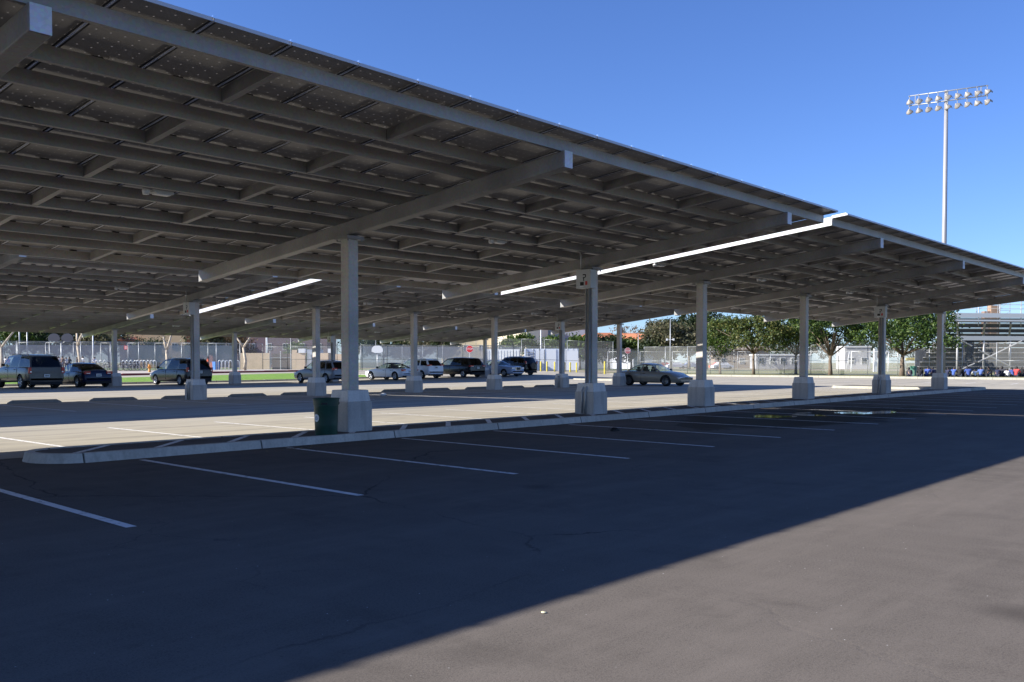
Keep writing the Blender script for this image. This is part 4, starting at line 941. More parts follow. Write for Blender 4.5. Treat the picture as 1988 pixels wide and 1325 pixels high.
# ------------------------------------------------------------------ buildings
W_ = mat("dark window glass", (.03, .04, .05), .1); WF = mat("white window frame", (.7, .7, .68), .5)
TILE = mat("red clay roof tiles", (.42, .15, .07), .8, 0, .25, 3, stretch=(1, 6, 1))
def house(name, label, u, D, w, dep, h, wc, rz=None, roof=None, rc=None, nwin=(3, 2), z=.1, rh=1.4, group='houses and apartments beyond the field', wins=True):
    x, y = at(u, D); rz = rz if rz is not None else 0.0; t = thing(name, label, "building", (x, y, z), rz, group)
    wm = mat(name + " wall", wc, .85, 0, .06, .4); m = MB(); m.box((0, dep / 2, h / 2), (w, dep, h)); m.build("wall", wm, t)
    if roof == 'gable' or roof == 'hip':
        m = MB(); o = .45; a = w / 2 + o; k = 0 if roof == 'gable' else min(dep / 2, w * .3)
        vs = [(-a, -o, h), (a, -o, h), (a, dep + o, h), (-a, dep + o, h), (-a + k, dep / 2, h + rh), (a - k, dep / 2, h + rh), (-a, -o, h - .18), (a, -o, h - .18), (a, dep + o, h - .18), (-a, dep + o, h - .18)]
        m.add(vs, [(0, 1, 5, 4), (1, 2, 5), (2, 3, 4, 5), (3, 0, 4), (0, 6, 7, 1), (1, 7, 8, 2), (2, 8, 9, 3), (3, 9, 6, 0), (9, 8, 7, 6)]); m.build("roof", rc or TILE, t)
    elif roof == 'front':                                           # gable facing the camera side
        m = MB(); o = .4; a = w / 2 + o
        m.add([(-a, -o, h), (0, -o, h + rh), (a, -o, h), (-a, dep, h), (0, dep, h + rh), (a, dep, h), (-a, -o, h - .2), (0, -o, h + rh - .25), (a, -o, h - .2)], [(0, 3, 4, 1), (1, 4, 5, 2), (0, 1, 7, 6), (1, 2, 8, 7), (0, 6, 3), (2, 5, 8)]); m.build("roof", rc or TILE, t)
        m = MB(); m.add([(-w / 2, 0, h - .01), (w / 2, 0, h - .01), (0, 0, h + rh * w / 2 / a - .3)], [(0, 1, 2)]); m.build("gable", wm, t)
    else:
        m = MB(); m.box((0, dep / 2, h + .15), (w + .3, dep + .3, .3)); m.build("parapet", rc or WF, t)
    if wins:
        fm = MB(); fm.box((0, -.02, 0), (1.15, .1, 1.35)); fme = fm.mesh("window", WF); pm = MB(); pm.box((-.27, -.05, 0), (.46, .08, 1.15)); pm.box((.27, -.05, 0), (.46, .08, 1.15)); pme = pm.mesh("pane", W_)
        for j in range(nwin[1]):
            for i in range(nwin[0]):
                o = bpy.data.objects.new("window", fme); C.objects.link(o); o.parent = t; o.location = ((i + .5) / nwin[0] * w - w / 2, 0, 1.6 + j * 2.9)
                q = bpy.data.objects.new("pane", pme); C.objects.link(q); q.parent = o
    return t
FACE = YAW - PI / 2                                                # fronts turned towards the lot
house("small_house", "small orange building with flat hipped roof left of the tan apartments", 252, 180, 3.4, 4, 5.6, (.60, .20, .09), FACE + .35, 'hip', nwin=(1, 2), rh=.7)
house("apartment_building", "tan apartment building behind the forked bare sycamore", 300, 186, 12, 10, 8.2, (.62, .44, .26), FACE + .1, None, nwin=(3, 2))
house("apartment_building", "white narrow building between the orange and tan buildings", 268, 190, 3.6, 8, 9, (.78, .72, .66), FACE, None, nwin=(1, 2))
house("apartment_building", "terracotta and cream building right of the minivan", 372, 188, 9, 9, 8.6, (.52, .2, .13), FACE - .1, None, nwin=(3, 2))
house("apartment_building", "cream building right of the terracotta one", 425, 190, 8, 9, 8.4, (.72, .56, .42), FACE, None, nwin=(3, 2))
house("apartment_building", "dark purplish brown building above the tan walls", 555, 190, 17, 10, 8.6, (.14, .10, .12), FACE, None, nwin=(5, 3))
house("apartment_building", "cream apartment building right of the stop sign", 935, 205, 17, 12, 9.2, (.82, .68, .46), FACE + .1, None, nwin=(5, 2))
house("apartment_building", "pale cream wing with three windows in front of the grey apartments", 992, 196, 7.5, 10, 9.4, (.86, .74, .54), FACE - .5, None, nwin=(3, 2))
house("apartment_building", "grey flat roofed apartment block in the centre distance", 1048, 206, 17, 12, 9.0, (.30, .28, .27), FACE, None, rc=mat("dark roof edge", (.08, .08, .09), .8), nwin=(5, 2))
house("apartment_building", "blue grey apartment block right of the brown accent wall", 1106, 204, 11, 12, 8.8, (.34, .37, .42), FACE, None, rc=mat("dark roof edging", (.08, .08, .09), .8), nwin=(3, 2))
house("row_house", "grey row house with red tiled hip roof, leftmost of the red roofs", 1172, 196, 10.5, 9, 5.6, (.42, .42, .44), FACE + .15, 'hip', nwin=(3, 2), rh=2.1)
house("row_house", "row house with red gable, middle one of the red roofs", 1217, 190, 7.5, 9, 5.4, (.45, .45, .48), FACE - .25, 'hip', nwin=(2, 2), rh=2.0)
house("row_house", "row house with red gable and white end wall, rightmost red roof", 1257, 186, 7.0, 9, 4.9, (.50, .51, .56), FACE + .5, 'front', nwin=(2, 2), rh=2.2)
house("low_building", "low brown roofed field house seen between the shade tree trunks", 1440, 205, 12, 6, 4.2, (.26, .20, .15), FACE, 'gable', mat("brown roof", (.25, .2, .15), .8), (3, 1), rh=.9)
house("low_building", "low white dugout building beyond the field behind the forked tree", 1520, 190, 11, 5, 2.7, (.32, .32, .33), FACE, None, nwin=(5, 1))
house("low_building", "white wall building behind the soccer goal", 1665, 180, 5, 5, 4.2, (.50, .49, .47), FACE, None, nwin=(2, 1))

# tan service enclosure with gates, white boxes on top
t = thing("service_enclosure", "tan stucco enclosure walls with chain link gates behind the silver wagon", "enclosure", (*at(560, 116), .42), FACE)
TAN = mat("tan stucco", (.66, .50, .34), .9, 0, .08, 1.5); s_ = 116 / FPX
def uvbox(b, u0, u1, v0, v1, d=.4, y=0, mi=0): b.box((((u0 + u1) / 2 - 560) * s_, y + d / 2, (720 - (v0 + v1) / 2) * s_), ((u1 - u0) * s_, d, (v1 - v0) * s_), mi=mi)
for (u0, u1, v0) in ((466, 523.5, 686), (567, 575, 680), (575.2, 592, 686), (621, 637, 686), (650, 668, 688)):
    b = MB(); uvbox(b, u0, u1, v0, 720, .5, 0); b.build("wall", TAN, t)
b = MB(); uvbox(b, 524, 566, 687, 719, .05, 1.2); uvbox(b, 638, 649, 687, 719, .05, 1.0); b.build("dark_backing", mat("dark brown backing", (.16, .14, .13), .9), t)  # dark sheets set back behind the gate and between the walls
b = MB()
for u in (524.5, 545, 565): b.tube([((u - 560) * s_, .05, 0), ((u - 560) * s_, .05, 38 * s_)], .05, 6)
b.tube([((524 - 560) * s_, .05, 25 * s_), (6 * s_, .05, 25 * s_)], .035, 6); b.build("gate_frame", M['post'], t)
b = MB(); uvbox(b, 593, 618, 679, 719, 2.2, 1.0); b.build("locker_panel", mat("pale blue grey metal", (.38, .43, .5), .6, 0, .2, 2), t)
for (u0, u1) in ((580, 592.5), (637, 643)):
    b = MB(); uvbox(b, u0, u1, 677.5, 685.8, .8, -.1); b.build("white_unit", M['white'], t)
b = MB(); b.box((0, 0, 1.3), (4.2, 3.0, 2.6))
for i in range(12): b.box((-1.95 + i * .355, -1.515, 1.3), (.12, .04, 2.3))
o = b.build("white_container", mat("white container paint", (.78, .80, .80), .6, 0, .05, 1)); o.location = (*at(975, 112), .42); o.rotation_euler = (0, 0, FACE); tag(o, "plain white storage container behind the fence, left of the blue grey one", "container", "storage containers behind the fence")
t = thing("storage_container", "pale blue and white storage container with ladder and door bars behind the yellow bollards", "container", (*at(1071, 114), .42), FACE, "storage containers behind the fence")
b = MB(); b.box((0, 1.5, 1.35), (6.6, 3.0, 2.7)); b.build("body", mat("pale blue grey container paint", (.52, .58, .70), .6, 0, .06, 1), t)
b = MB(); b.box((-.75, -.02, 1.35), (2.6, .05, 2.55)); b.box((2.45, -.02, 1.35), (1.6, .05, 2.55)); b.build("white_door", mat("white door paint", (.80, .82, .84), .5), t)
b = MB()
for x in (-3.1, -2.2, -.9): b.tube([(x, -.07, .1), (x, -.07, 2.6)], .03, 6)
for k in range(7): b.box((-2.65, -.08, .35 + k * .32), (.8, .05, .05))
b.build("lock_bars", M['post_dark'], t)
b = MB()
for x in (-3.2, -2.3, -1.6, -.9, 1.0, 1.9, 2.6, 3.1): b.box((x, -.03, 2.62), (.12, .1, .12))
b.build("corner_blocks", M['white'], t)
YEL = mat("yellow bollard paint", (.55, .45, .05), .6, 0, .2, 3)
b = MB(); b.lathe([(0, 1.12), (.06, 1.11), (.09, 1.06), (.09, -.1)], 12); bol = b.mesh("yellow_bollard", YEL, True)
for i, (u, D) in enumerate(((1050, 104), (1062, 104.5), (1077, 104.5), (1096, 104.5), (1107, 104.5), (1119.5, 104.5), (1174, 101))):
    o = bpy.data.objects.new("yellow_bollard", bol); C.objects.link(o); x, y = at(u, D); o.location = (x, y, tz(x, y) + .012); o.scale = (1, 1, 1 if i < 6 else 1.25)
    tag(o, ["yellow bollard, leftmost in front of the containers", "yellow bollard, second in front of the white door", "yellow bollard, third from the left at the container", "yellow bollard, fourth from the left, behind a column", "yellow bollard, fifth from the left at the container", "yellow bollard, sixth from the left at the container corner", "brighter taller yellow bollard standing apart by the fence corner"][i], "bollard", "yellow bollards before the containers")

def text(s, size, loc, rot, m, parent, name="lettering", ext=.004):
    cu = bpy.data.curves.new(name, 'FONT'); cu.body = s; cu.size = size; cu.extrude = ext; cu.align_x = 'CENTER'; cu.align_y = 'CENTER'
    o = bpy.data.objects.new(name, cu); C.objects.link(o); dg = bpy.context.evaluated_depsgraph_get(); me = bpy.data.meshes.new_from_object(o.evaluated_get(dg)); me.materials.clear(); me.materials.append(m); bpy.data.objects.remove(o)
    o = bpy.data.objects.new(name, me); C.objects.link(o); o.parent = parent; o.location = loc; o.rotation_euler = rot; return o
SIGNRED = mat("stop sign red", (.62, .03, .035), .45)
def stop_sign(label, u, D, top, z, sz=.38, faded=False):
    t = thing("stop_sign", label, "stop sign", (*at(u, D), z), FACE, "red stop signs")
    b = MB(); b.tube([(0, 0, -.1), (0, 0, top - sz)], .03, 8); b.build("post", M['post'], t, smooth=True)
    P = [(sz * math.cos(PI / 8 + k * PI / 4), sz * math.sin(PI / 8 + k * PI / 4)) for k in range(8)]; mw = M['white']; mr = SIGNRED if not faded else mat("faded red", (.42, .12, .13), .6)
    for (k, y, m_, nm) in ((1.0, -.035, mw, "border"), (.93, -.042, mr, "face")):
        b = MB(); b.add([(x * k, y, z_ * k) for x, z_ in P] + [(x * k, y + .006, z_ * k) for x, z_ in P], [tuple(range(8)), tuple(range(8, 16))[::-1]] + [(i, i + 8, (i + 1) % 8 + 8, (i + 1) % 8) for i in range(8)]); o = b.build(nm, m_, t); o.location = (0, 0, top)
    text("STOP", sz * .72, (0, -.046, top), (PI / 2, 0, 0), mw, t)
stop_sign("red stop sign on a grey post behind the long black SUV", 912, 104, 2.75, .2, .42)
stop_sign("faded red stop sign on the fence line left of the tan sedan", 1218.5, 104, 2.65, .1, .36, True)
t = thing("fence_sign", "square red notice board hanging on the fence above the bicycles", "sign", (*at(246, 98.8), tz(*at(246, 98.8)) + .16), FACE)
b = MB(); b.box((0, -.12, 2.45), (.36, .02, .40)); b.build("board", SIGNRED, t)
b = MB()
for k in range(3): b.box((0, -.135, 2.57 - k * .11), (.24, .01, .04))
b.build("text_lines", M['white'], t)

# ------------------------------------------------------------------ poles, backboards, hydrant, bins
def pole(label, u, D, h, z, r=.08, head=None, name="light_pole", col='post', group="light poles beyond the fences"):
    t = thing(name, label, "light pole", (*at(u, D), z), FACE, group); b = MB(); b.tube([(0, 0, -.1), (0, 0, h)], [r * 1.2, r * .7], 8); b.build("pole", M[col], t, smooth=True)
    if head == 'T':
        b = MB(); b.box((0, 0, h), (2.2, .12, .1)); b.build("crossarm", M['post'], t)
        for sx in (-1, 1): b = MB(); b.box((sx * .95, 0, h + .08), (.5, .35, .14)); b.build("lamp_head", M['white'], t, bevel=.03)
    if head == 'arm':
        b = MB(); b.tube([(0, 0, h - .3), (-.5, 0, h + .1), (-1.5, 0, h + .25)], .05, 6); b.build("arm", M['post'], t, smooth=True); b = MB(); b.box((-1.7, 0, h + .22), (.6, .25, .12)); b.build("lamp_head", M['white'], t, bevel=.03)
    if head == 'cam':
        b = MB(); b.box((0, 0, h * .62), (1.1, .08, .08)); b.box((-.45, 0, h * .62), (.22, .2, .28)); b.box((.45, 0, h * .62), (.22, .2, .28)); b.build("camera_bracket", M['white'], t)
    return t
pole("thin grey pole rising above the court at far left", 39, 125, 7.6, .3, .09)
pole("court light pole with two white lamp heads at far left", 54, 128, 6.2, .3, .09, 'T')
pole("white pole behind the fence near the olive tree", 181.5, 118, 5.2, .4, .10, col='white')
pole("white pole above the tan walls", 518, 130, 6.5, .3, .10, col='white')
pole("street light with curved arm in front of the grey apartments", 1050, 158, 7.2, .1, .09, 'arm', col='white')
pole("street light with curved arm in front of the red roofs", 1239, 164, 6.4, .1, .08, 'arm')
pole("tall thin pole with bracket boxes in front of the big evergreen", 1301, 128, 7.4, .0, .07, 'cam')

def backboard(label, u, D, z, top, arms, col):
    t = thing("basketball_hoop", label, "basketball hoop", (*at(u, D), z), FACE, "fan shaped basketball backboards"); b = MB(); b.tube([(0, 0, -.1), (0, 0, top - .5)], .08, 8)
    for dx in arms: b.tube([(0, 0, top - .7), (dx, -.1, top - .2)], .04, 6); b.tube([(0, 0, top), (dx, -.1, top + .1)], .04, 6)
    b.build("pole", M['post'], t, smooth=True)
    for dx in arms:
        b = MB(); P = [(.75 * math.cos(a), .62 * math.sin(a)) for a in [PI * k / 14 for k in range(15)]] + [(-.75, -.25), (-.3, -.4), (.3, -.4), (.75, -.25)]; n = len(P)
        b.add([(dx + x, -.16, top + zz) for x, zz in P] + [(dx + x, -.12, top + zz) for x, zz in P], [tuple(range(n)), tuple(range(n, 2 * n))[::-1]] + [(i, i + n, (i + 1) % n + n, (i + 1) % n) for i in range(n)]); b.build("backboard", col, t)
        b = MB(); b.lathe([(.22, 0), (.235, .01), (.25, 0), (.235, -.01), (.22, 0)], 14, Matrix.Translation((dx, .28, top - .3))); b.build("rim", mat("orange rim", (.5, .12, .02), .5), t)
backboard("pair of grey blue fan backboards on one post at far left", 120, 118, .4, 4.1, (-.85, .85), mat("shaded backboard", (.05, .055, .08), .8))  # boards facing away from the sun: shade put into their colour
backboard("white fan backboard on a post right of the nearest column", 733, 124, .4, 2.7, (.0,), M['white'])
t = thing("fire_hydrant", "orange yellow fire hydrant on the sidewalk left of the minivan", "fire hydrant", (*at(290.5, 92), tz(*at(290.5, 92)) + .17)); OR_ = mat("orange hydrant paint", (.65, .25, .03), .5)
b = MB(); b.lathe([(0, .78), (.06, .77), (.12, .68), (.13, .6), (.10, .58), (.10, .12), (.15, .1), (.15, 0)], 14); b.build("barrel", OR_, t, smooth=True)
for a in (0, PI / 2, PI): b = MB(); b.tube([(0, 0, .45), (.2 * math.cos(a), .2 * math.sin(a), .45)], .055, 8); b.build("outlet", OR_, t, smooth=True)
t = thing("trash_bin", "teal green barrel bin on the lawn left of the seated people", "trash bin", (*at(1773, 90), .16))
b = MB(); b.lathe([(0, 0), (.26, 0), (.30, .85), (.33, .86), (.33, .93), (.29, .93), (.24, .1), (0, .1)], 18); b.build("barrel", M['tgreen'], t, autosm=True); b = MB(); b.lathe([(.33, .86), (.35, .89), (.33, .93)], 18); b.build("rim", M['tgreen'], t)
t = thing("recycling_bin", "blue wheeled recycling bin behind the fence right of the minivan", "recycling bin", (*at(420, 112), .5))
BL = mat("blue bin plastic", (.05, .18, .5), .5); b = MB(); b.box((0, 0, .5), (.6, .6, .9), taper=1.12); b.build("body", BL, t, bevel=.03); b = MB(); b.box((0, 0, .99), (.72, .74, .08)); b.build("lid", BL, t, bevel=.02)

# stadium light pole with two rows of floodlights
t = thing("stadium_light_pole", "tall galvanised stadium light pole with two rows of floodlights against the blue sky", "light pole", (*at(1829.5, 85), .1), FACE)
PZ = hz(170, 85) - .62; b = MB(); b.tube([(0, 0, -.2), (0, 0, PZ * .5), (0, 0, PZ)], [.25, .21, .16], 16); b.build("pole", mat("pale galvanised pole", (.34, .335, .35), .5, .3, .05, 1), t, smooth=True)
aa = math.radians(-31); dx, dy = math.cos(aa), math.sin(aa)          # the crossarms swing away from the camera's plane
FL = mat("floodlight aluminium", (.36, .33, .29), .5, .3, .1, 3)
fl = MB(); fl.lathe([(0, .30), (.07, .29), (.10, .22), (.17, .16), (.30, .0), (.345, -.10), (.33, -.12), (.05, -.05)], 18); flm = fl.mesh("floodlight", FL, True)
fv = MB(); fv.add([(.36 * math.cos(a), .36 * math.sin(a) , -.10) for a in [PI * k / 10 - PI / 2 for k in range(11)]] + [(.33 * math.cos(a) + .05, .33 * math.sin(a), -.38) for a in [PI * k / 10 - PI / 2 for k in range(11)]], [(k, k + 1, k + 12, k + 11) for k in range(10)]); fvm = fv.mesh("visor", FL, True)
br = MB(); br.tube([(0, 0, .62), (0, 0, .30)], .03, 6); br.box((0, 0, .60), (.14, .10, .10)); brm = br.mesh("bracket", M['post'])
SPN = 3.15
for row, zc_ in enumerate((PZ - .12, PZ - 1.0)):
    b = MB(); b.tube([(-SPN * dx, -SPN * dy - .25, zc_), (SPN * dx, SPN * dy - .25, zc_)], .05, 8); b.build("crossarm", M['post'], t, smooth=True)
    for k in range(9):
        q = -1 + 2 * k / 8; x, y = q * (SPN + .05) * dx, q * (SPN + .05) * dy
        o = bpy.data.objects.new("floodlight", flm); C.objects.link(o); o.parent = t; o.location = (x, y - .25, zc_ - .55); o.scale = (.88,) * 3; o.rotation_euler = (0, math.radians(-42 - (k * 37 + row * 53) % 22), .55 - q * .35)
        v = bpy.data.objects.new("visor", fvm); C.objects.link(v); v.parent = o; v.rotation_euler = (0, 0, 0)
        g_ = bpy.data.objects.new("bracket", brm); C.objects.link(g_); g_.parent = t; g_.location = (x, y - .25, zc_ - .62)
b = MB()
for q in (-.86, .86): b.tube([(q * SPN * dx, q * SPN * dy - .25, PZ - .12), (q * SPN * dx, q * SPN * dy - .25, PZ - 1.0)], .035, 6)
b.build("strut", M['post'], t)

# ------------------------------------------------------------------ people
def skin(name, V, E_, R, m, parent=None, sub=1):
    me = bpy.data.meshes.new(name); me.from_pydata([tuple(v) for v in V], E_, []); o = bpy.data.objects.new(name, me); C.objects.link(o)
    md = o.modifiers.new("skin", 'SKIN'); md.use_smooth_shade = True
    for i, r in enumerate(R): me.skin_vertices[0].data[i].radius = (r, r) if not isinstance(r, tuple) else r
    me.skin_vertices[0].data[0].use_root = True
    if sub: sb = o.modifiers.new("sub", 'SUBSURF'); sb.levels = sub; sb.render_levels = sub
    dg = bpy.context.evaluated_depsgraph_get(); n = bpy.data.meshes.new_from_object(o.evaluated_get(dg)); bpy.data.objects.remove(o); bpy.data.meshes.remove(me)
    n.materials.clear(); n.materials.append(m); n.name = name
    for p in n.polygons: p.use_smooth = True
    return n
SKIN = mat("skin", (.38, .22, .15), .6); HAIR = mat("dark hair", (.012, .010, .009), .6); DEN = mat("dark trousers", (.02, .025, .045), .8)
POSES = {}
def joints(pose, v):
    r = random.Random(v); t = r.uniform(-.12, .12)
    if pose == 'sit':                                             # seated on the ground, back to the camera side (faces +x)
        lean = [.10, .22, .30][v % 3]; P = dict(pel=(0, 0, .13), bel=(lean * .15, 0, .28), ch=(lean * .6, 0, .48), nk=(lean, 0, .62), hd=(lean + .05, t * .4, .72), tp=(lean + .06, t * .4, .82))
        for s, S in ((-1, 'l'), (1, 'r')):
            P['hip' + S] = (0.03, s * .11, .12); P['kn' + S] = (.34, s * (.30 if v % 2 else .22), .16 if v % 2 else .42); P['an' + S] = (.32 if v % 2 else .52, s * (.02 if v % 2 else .16), .07); P['to' + S] = (P['an' + S][0] + .16, P['an' + S][1] + s * .02, .04)
            P['sh' + S] = (lean - .01, s * .19, .57); P['el' + S] = (lean + .10, s * .25, .34); P['wr' + S] = (lean + .30, s * .17, .30 if v % 2 else .36); P['pm' + S] = (lean + .36, s * .15, .29 if v % 2 else .36)
    else:
        w = .14 if v % 2 else .04; P = dict(pel=(0, 0, .92), bel=(0, 0, 1.08), ch=(.0, 0, 1.28), nk=(.01, 0, 1.44), hd=(.03, t * .3, 1.56), tp=(.03, t * .3, 1.68))
        for s, S in ((-1, 'l'), (1, 'r')):
            P['hip' + S] = (0, s * .10, .88); P['kn' + S] = (.04 + s * w * .5, s * .11, .48); P['an' + S] = (-.02 + s * w, s * .11, .08); P['to' + S] = (P['an' + S][0] + .17, s * .13, .04)
            P['sh' + S] = (0, s * .19, 1.38); P['el' + S] = (-s * w * .5, s * .25, 1.10); P['wr' + S] = (.10 - s * w * .6, s * .24, .87); P['pm' + S] = (.12 - s * w * .6, s * .235, .80)
    return P
def person_parts(pose, v):
    if (pose, v) in POSES: return POSES[(pose, v)]
    P = joints(pose, v); N = ['pel', 'bel', 'ch', 'nk', 'hd', 'tp']; R = [.13, .115, .13, .055, .095, .07]; E_ = [(0, 1), (1, 2), (2, 3), (3, 4), (4, 5)]; V = [P[k] for k in N]
    def add(p, r, par): V.append(tuple(p)); R.append(r); E_.append((par, len(V) - 1)); return len(V) - 1
    for s, S in ((-1, 'l'), (1, 'r')):
        a = add(P['hip' + S], .085, 0); a = add(P['kn' + S], .058, a); a = add(P['an' + S], .04, a); add(P['to' + S], .032, a)
        a = add(P['sh' + S], .052, 2); a = add(P['el' + S], .038, a); a = add(P['wr' + S], .024, a); pm = Vector(P['pm' + S]); d = (pm - Vector(P['wr' + S])).normalized(); a = add(pm, .026, a)
        side_ = d.cross(Vector((0, 0, 1))); side_ = side_.normalized() if side_.length > .1 else Vector((0, 1, 0))
        for q, L in ((-1.5, .055), (-.5, .07), (.5, .075), (1.5, .065)): b1 = add(pm + side_ * q * .02 + d * .035, .009, a); add(pm + side_ * q * .022 + d * (.035 + L) + Vector((0, 0, -.015)), .008, b1)
        th = add(pm + side_ * -s * .035 + d * .0, .010, a); add(pm + side_ * -s * .05 + d * .04, .008, th)
    body = skin("body", V, E_, R, SKIN)
    # shirt: trunk and sleeves; trousers: hips and legs; both a little outside the body
    def clothing(name, chain, m):
        V, E_, R, idx = [], [], [], {}
        for (a, b_) in chain:
            for k in (a, b_):
                if k[0] not in idx: idx[k[0]] = len(V); V.append(P[k[0]] if isinstance(k[0], str) else k[0]); R.append(k[1])
            E_.append((idx[a[0]], idx[b_[0]]))
        return skin(name, V, E_, R, m)
    K = lambda k, r: (k, r)
    sh = clothing("shirt", [(K('bel', .15), K('ch', .158)), (K('bel', .15), K('pel', .15)), (K('ch', .158), K('nk', .07))] + [c for S in 'lr' for c in ((K('ch', .158), K('sh' + S, .075)), (K('sh' + S, .075), K('el' + S, .056)))], M['white'])
    tr = clothing("trousers", [c for S in 'lr' for c in ((K('pel', .142), K('hip' + S, .105)), (K('hip' + S, .105), K('kn' + S, .075)), (K('kn' + S, .075), K('an' + S, .055)))], DEN)
    hx, hy, hz_ = P['hd']; b = MB(); b.lathe([(0, .118), (.05, .110), (.088, .075), (.102, .02), (.098, -.04), (.078, -.08 if v % 2 else -.17), (.05, -.09 if v % 2 else -.2)], 14, Matrix.Translation((hx - .028, hy, hz_ + .02))); hr = b.mesh("hair", HAIR, True)
    fc = MB()
    for sy in (-1, 1): fc.lathe([(0, .008), (.010, .004), (.012, 0)], 8, Matrix.Translation((hx + .098, hy + sy * .032, hz_ + .015)) @ Matrix.Rotation(PI / 2, 4, 'Y'))
    fc.box((hx + .10, hy, hz_ - .045), (.01, .045, .01)); face = fc.mesh("eyes_and_mouth", HAIR)
    no = MB(); no.box((hx + .105, hy, hz_ - .01), (.03, .022, .04), taper=.6)
    for sy in (-1, 1): no.box((hx, hy + sy * .098, hz_), (.035, .02, .05))
    nose = no.mesh("nose_and_ears", SKIN)
    sho = MB()
    for S in 'lr': a, t_ = Vector(P['an' + S]), Vector(P['to' + S]); sho.tube([tuple(a + Vector((-.05, 0, -.03))), tuple(a * .4 + t_ * .6), tuple(t_ + Vector((.04, 0, -.005)))], [.042, .048, .032], 8)
    shoes = sho.mesh("shoes", M['black'], True); POSES[(pose, v)] = (body, sh, tr, hr, face, nose, shoes); return POSES[(pose, v)]
SHIRTS = {}
def shirtmat(c):
    if c not in SHIRTS: SHIRTS[c] = mat("shirt cloth", c, .85, 0, .15, 4)
    return SHIRTS[c]
def person(label, u, D, z, rz, pose, v, shirt, trousers=None, group=None, scale=1.0):
    t = thing("person", label, "person", (*at(u, D), z), rz, group); t.scale = (scale,) * 3
    for i, (nm, me) in enumerate(zip(("body", "shirt", "trousers", "hair", "eyes_and_mouth", "nose_and_ears", "shoes"), person_parts(pose, v))):
        o = bpy.data.objects.new(nm, me); C.objects.link(o); o.parent = t
        c = shirt if nm == "shirt" else trousers if nm == "trousers" else None
        if c: o.material_slots[0].link = 'OBJECT'; o.material_slots[0].material = shirtmat(c)
    return t
NAVY, BLUE, GREY, BLACK, WHT, REDC = (.02, .025, .06), (.05, .09, .30), (.16, .16, .17), (.012, .012, .014), (.75, .75, .76), (.55, .06, .06)
SG = 'people sitting in a row on the lawn'
for (u, lab, c, v, sc_) in ((1767, "hunched person in dark grey beside the teal bin", (.06, .055, .06), 2, 1.0), (1786, "seated person in black top, second from the teal bin", BLACK, 0, 1.05), (1799, "seated person in blue shirt left of the last column", BLUE, 1, 1.1),
        (1812, "seated person in dark top just left of the last column", NAVY, 2, 1.05), (1839, "seated person in navy right of the last column's pedestal", NAVY, 0, 1.0), (1851, "seated person in bright blue shirt, first of a pair", (.06, .12, .38), 1, 1.05), (1863, "seated person in black and navy beside the bright blue shirt", BLACK, 0, 1.1),
        (1880, "seated person with long dark hair and blue shirt", BLUE, 0, 1.12), (1893, "seated person in white shirt reading", WHT, 1, .8), (1904, "seated person in pale blue shirt left of a dark heap", (.09, .15, .36), 1, 1.05), (1914, "seated person in black leaning to the right", BLACK, 2, 1.1),
        (1936, "seated person in dark navy, left of the white cloth", NAVY, 2, 1.0), (1947, "seated person in dark grey with a white cloth", (.05, .05, .06), 0, 1.1), (1956, "seated person in white shirt near the fence post", WHT, 1, .85), (1966, "seated person in blue near the red shirt", BLUE, 1, 1.0), (1973, "seated person in red shirt", REDC, 0, 1.1), (1984, "seated person in black at the right photo edge", BLACK, 2, 1.1)):
    person(lab, u, 82.5 + (u * 7 % 5) * .25, .165, random.Random(u).uniform(-.6, .6) + .25, 'sit', v, c, group=SG, scale=sc_)
PG = 'people standing behind the sidewalk fence'
for (u, lab, c, v) in ((4, "standing person in dark top at the far left edge", GREY, 0), (17, "standing person in red shirt at far left", REDC, 1), (11, "standing person in white shirt beside the red shirt", WHT, 0), (30, "standing person in light blue shirt", (.2, .3, .55), 0), (42, "person in navy, head above the beige SUV's bonnet", NAVY, 1), (51, "person in white, head above the beige SUV roof", WHT, 0),
        (58, "person in grey above the middle of the SUV roof", GREY, 1), (66, "person in black above the SUV roof", BLACK, 0), (73, "person in pale shirt above the SUV roof", (.45, .45, .5), 0), (80, "person in navy above the rear of the SUV roof", NAVY, 1), (89, "person in white above the SUV's tailgate", WHT, 1), (97, "person in black above the SUV's right corner", BLACK, 0),
        (107, "person in grey right of the SUV roof", GREY, 0), (114, "person in pale shirt and dark shorts right of the SUV", (.5, .5, .55), 1), (122, "person in brown jacket between the SUV and the bare sycamore", (.2, .13, .1), 0), (129, "person in white shirt left of the bare sycamore", WHT, 1), (135, "person in dark top left of the bare sycamore", BLACK, 0),
        (150, "person in dark jacket just left of the sycamore trunk", (.1, .08, .07), 1), (161, "person in white shirt right of the sycamore trunk", WHT, 0), (184, "person in white shirt standing alone near a bicycle rack", (.7, .7, .75), 1), (404, "person in orange vest behind the fence right of the minivan", (.75, .14, .05), 0)):
    r = random.Random(u); person(lab, u, 108 + r.uniform(-2, 3), .46, r.uniform(0, 6.28), 'stand', v, c, r.choice([None, (.05, .05, .06), (.02, .03, .08), (.25, .22, .18)]), PG, r.uniform(.94, 1.04))

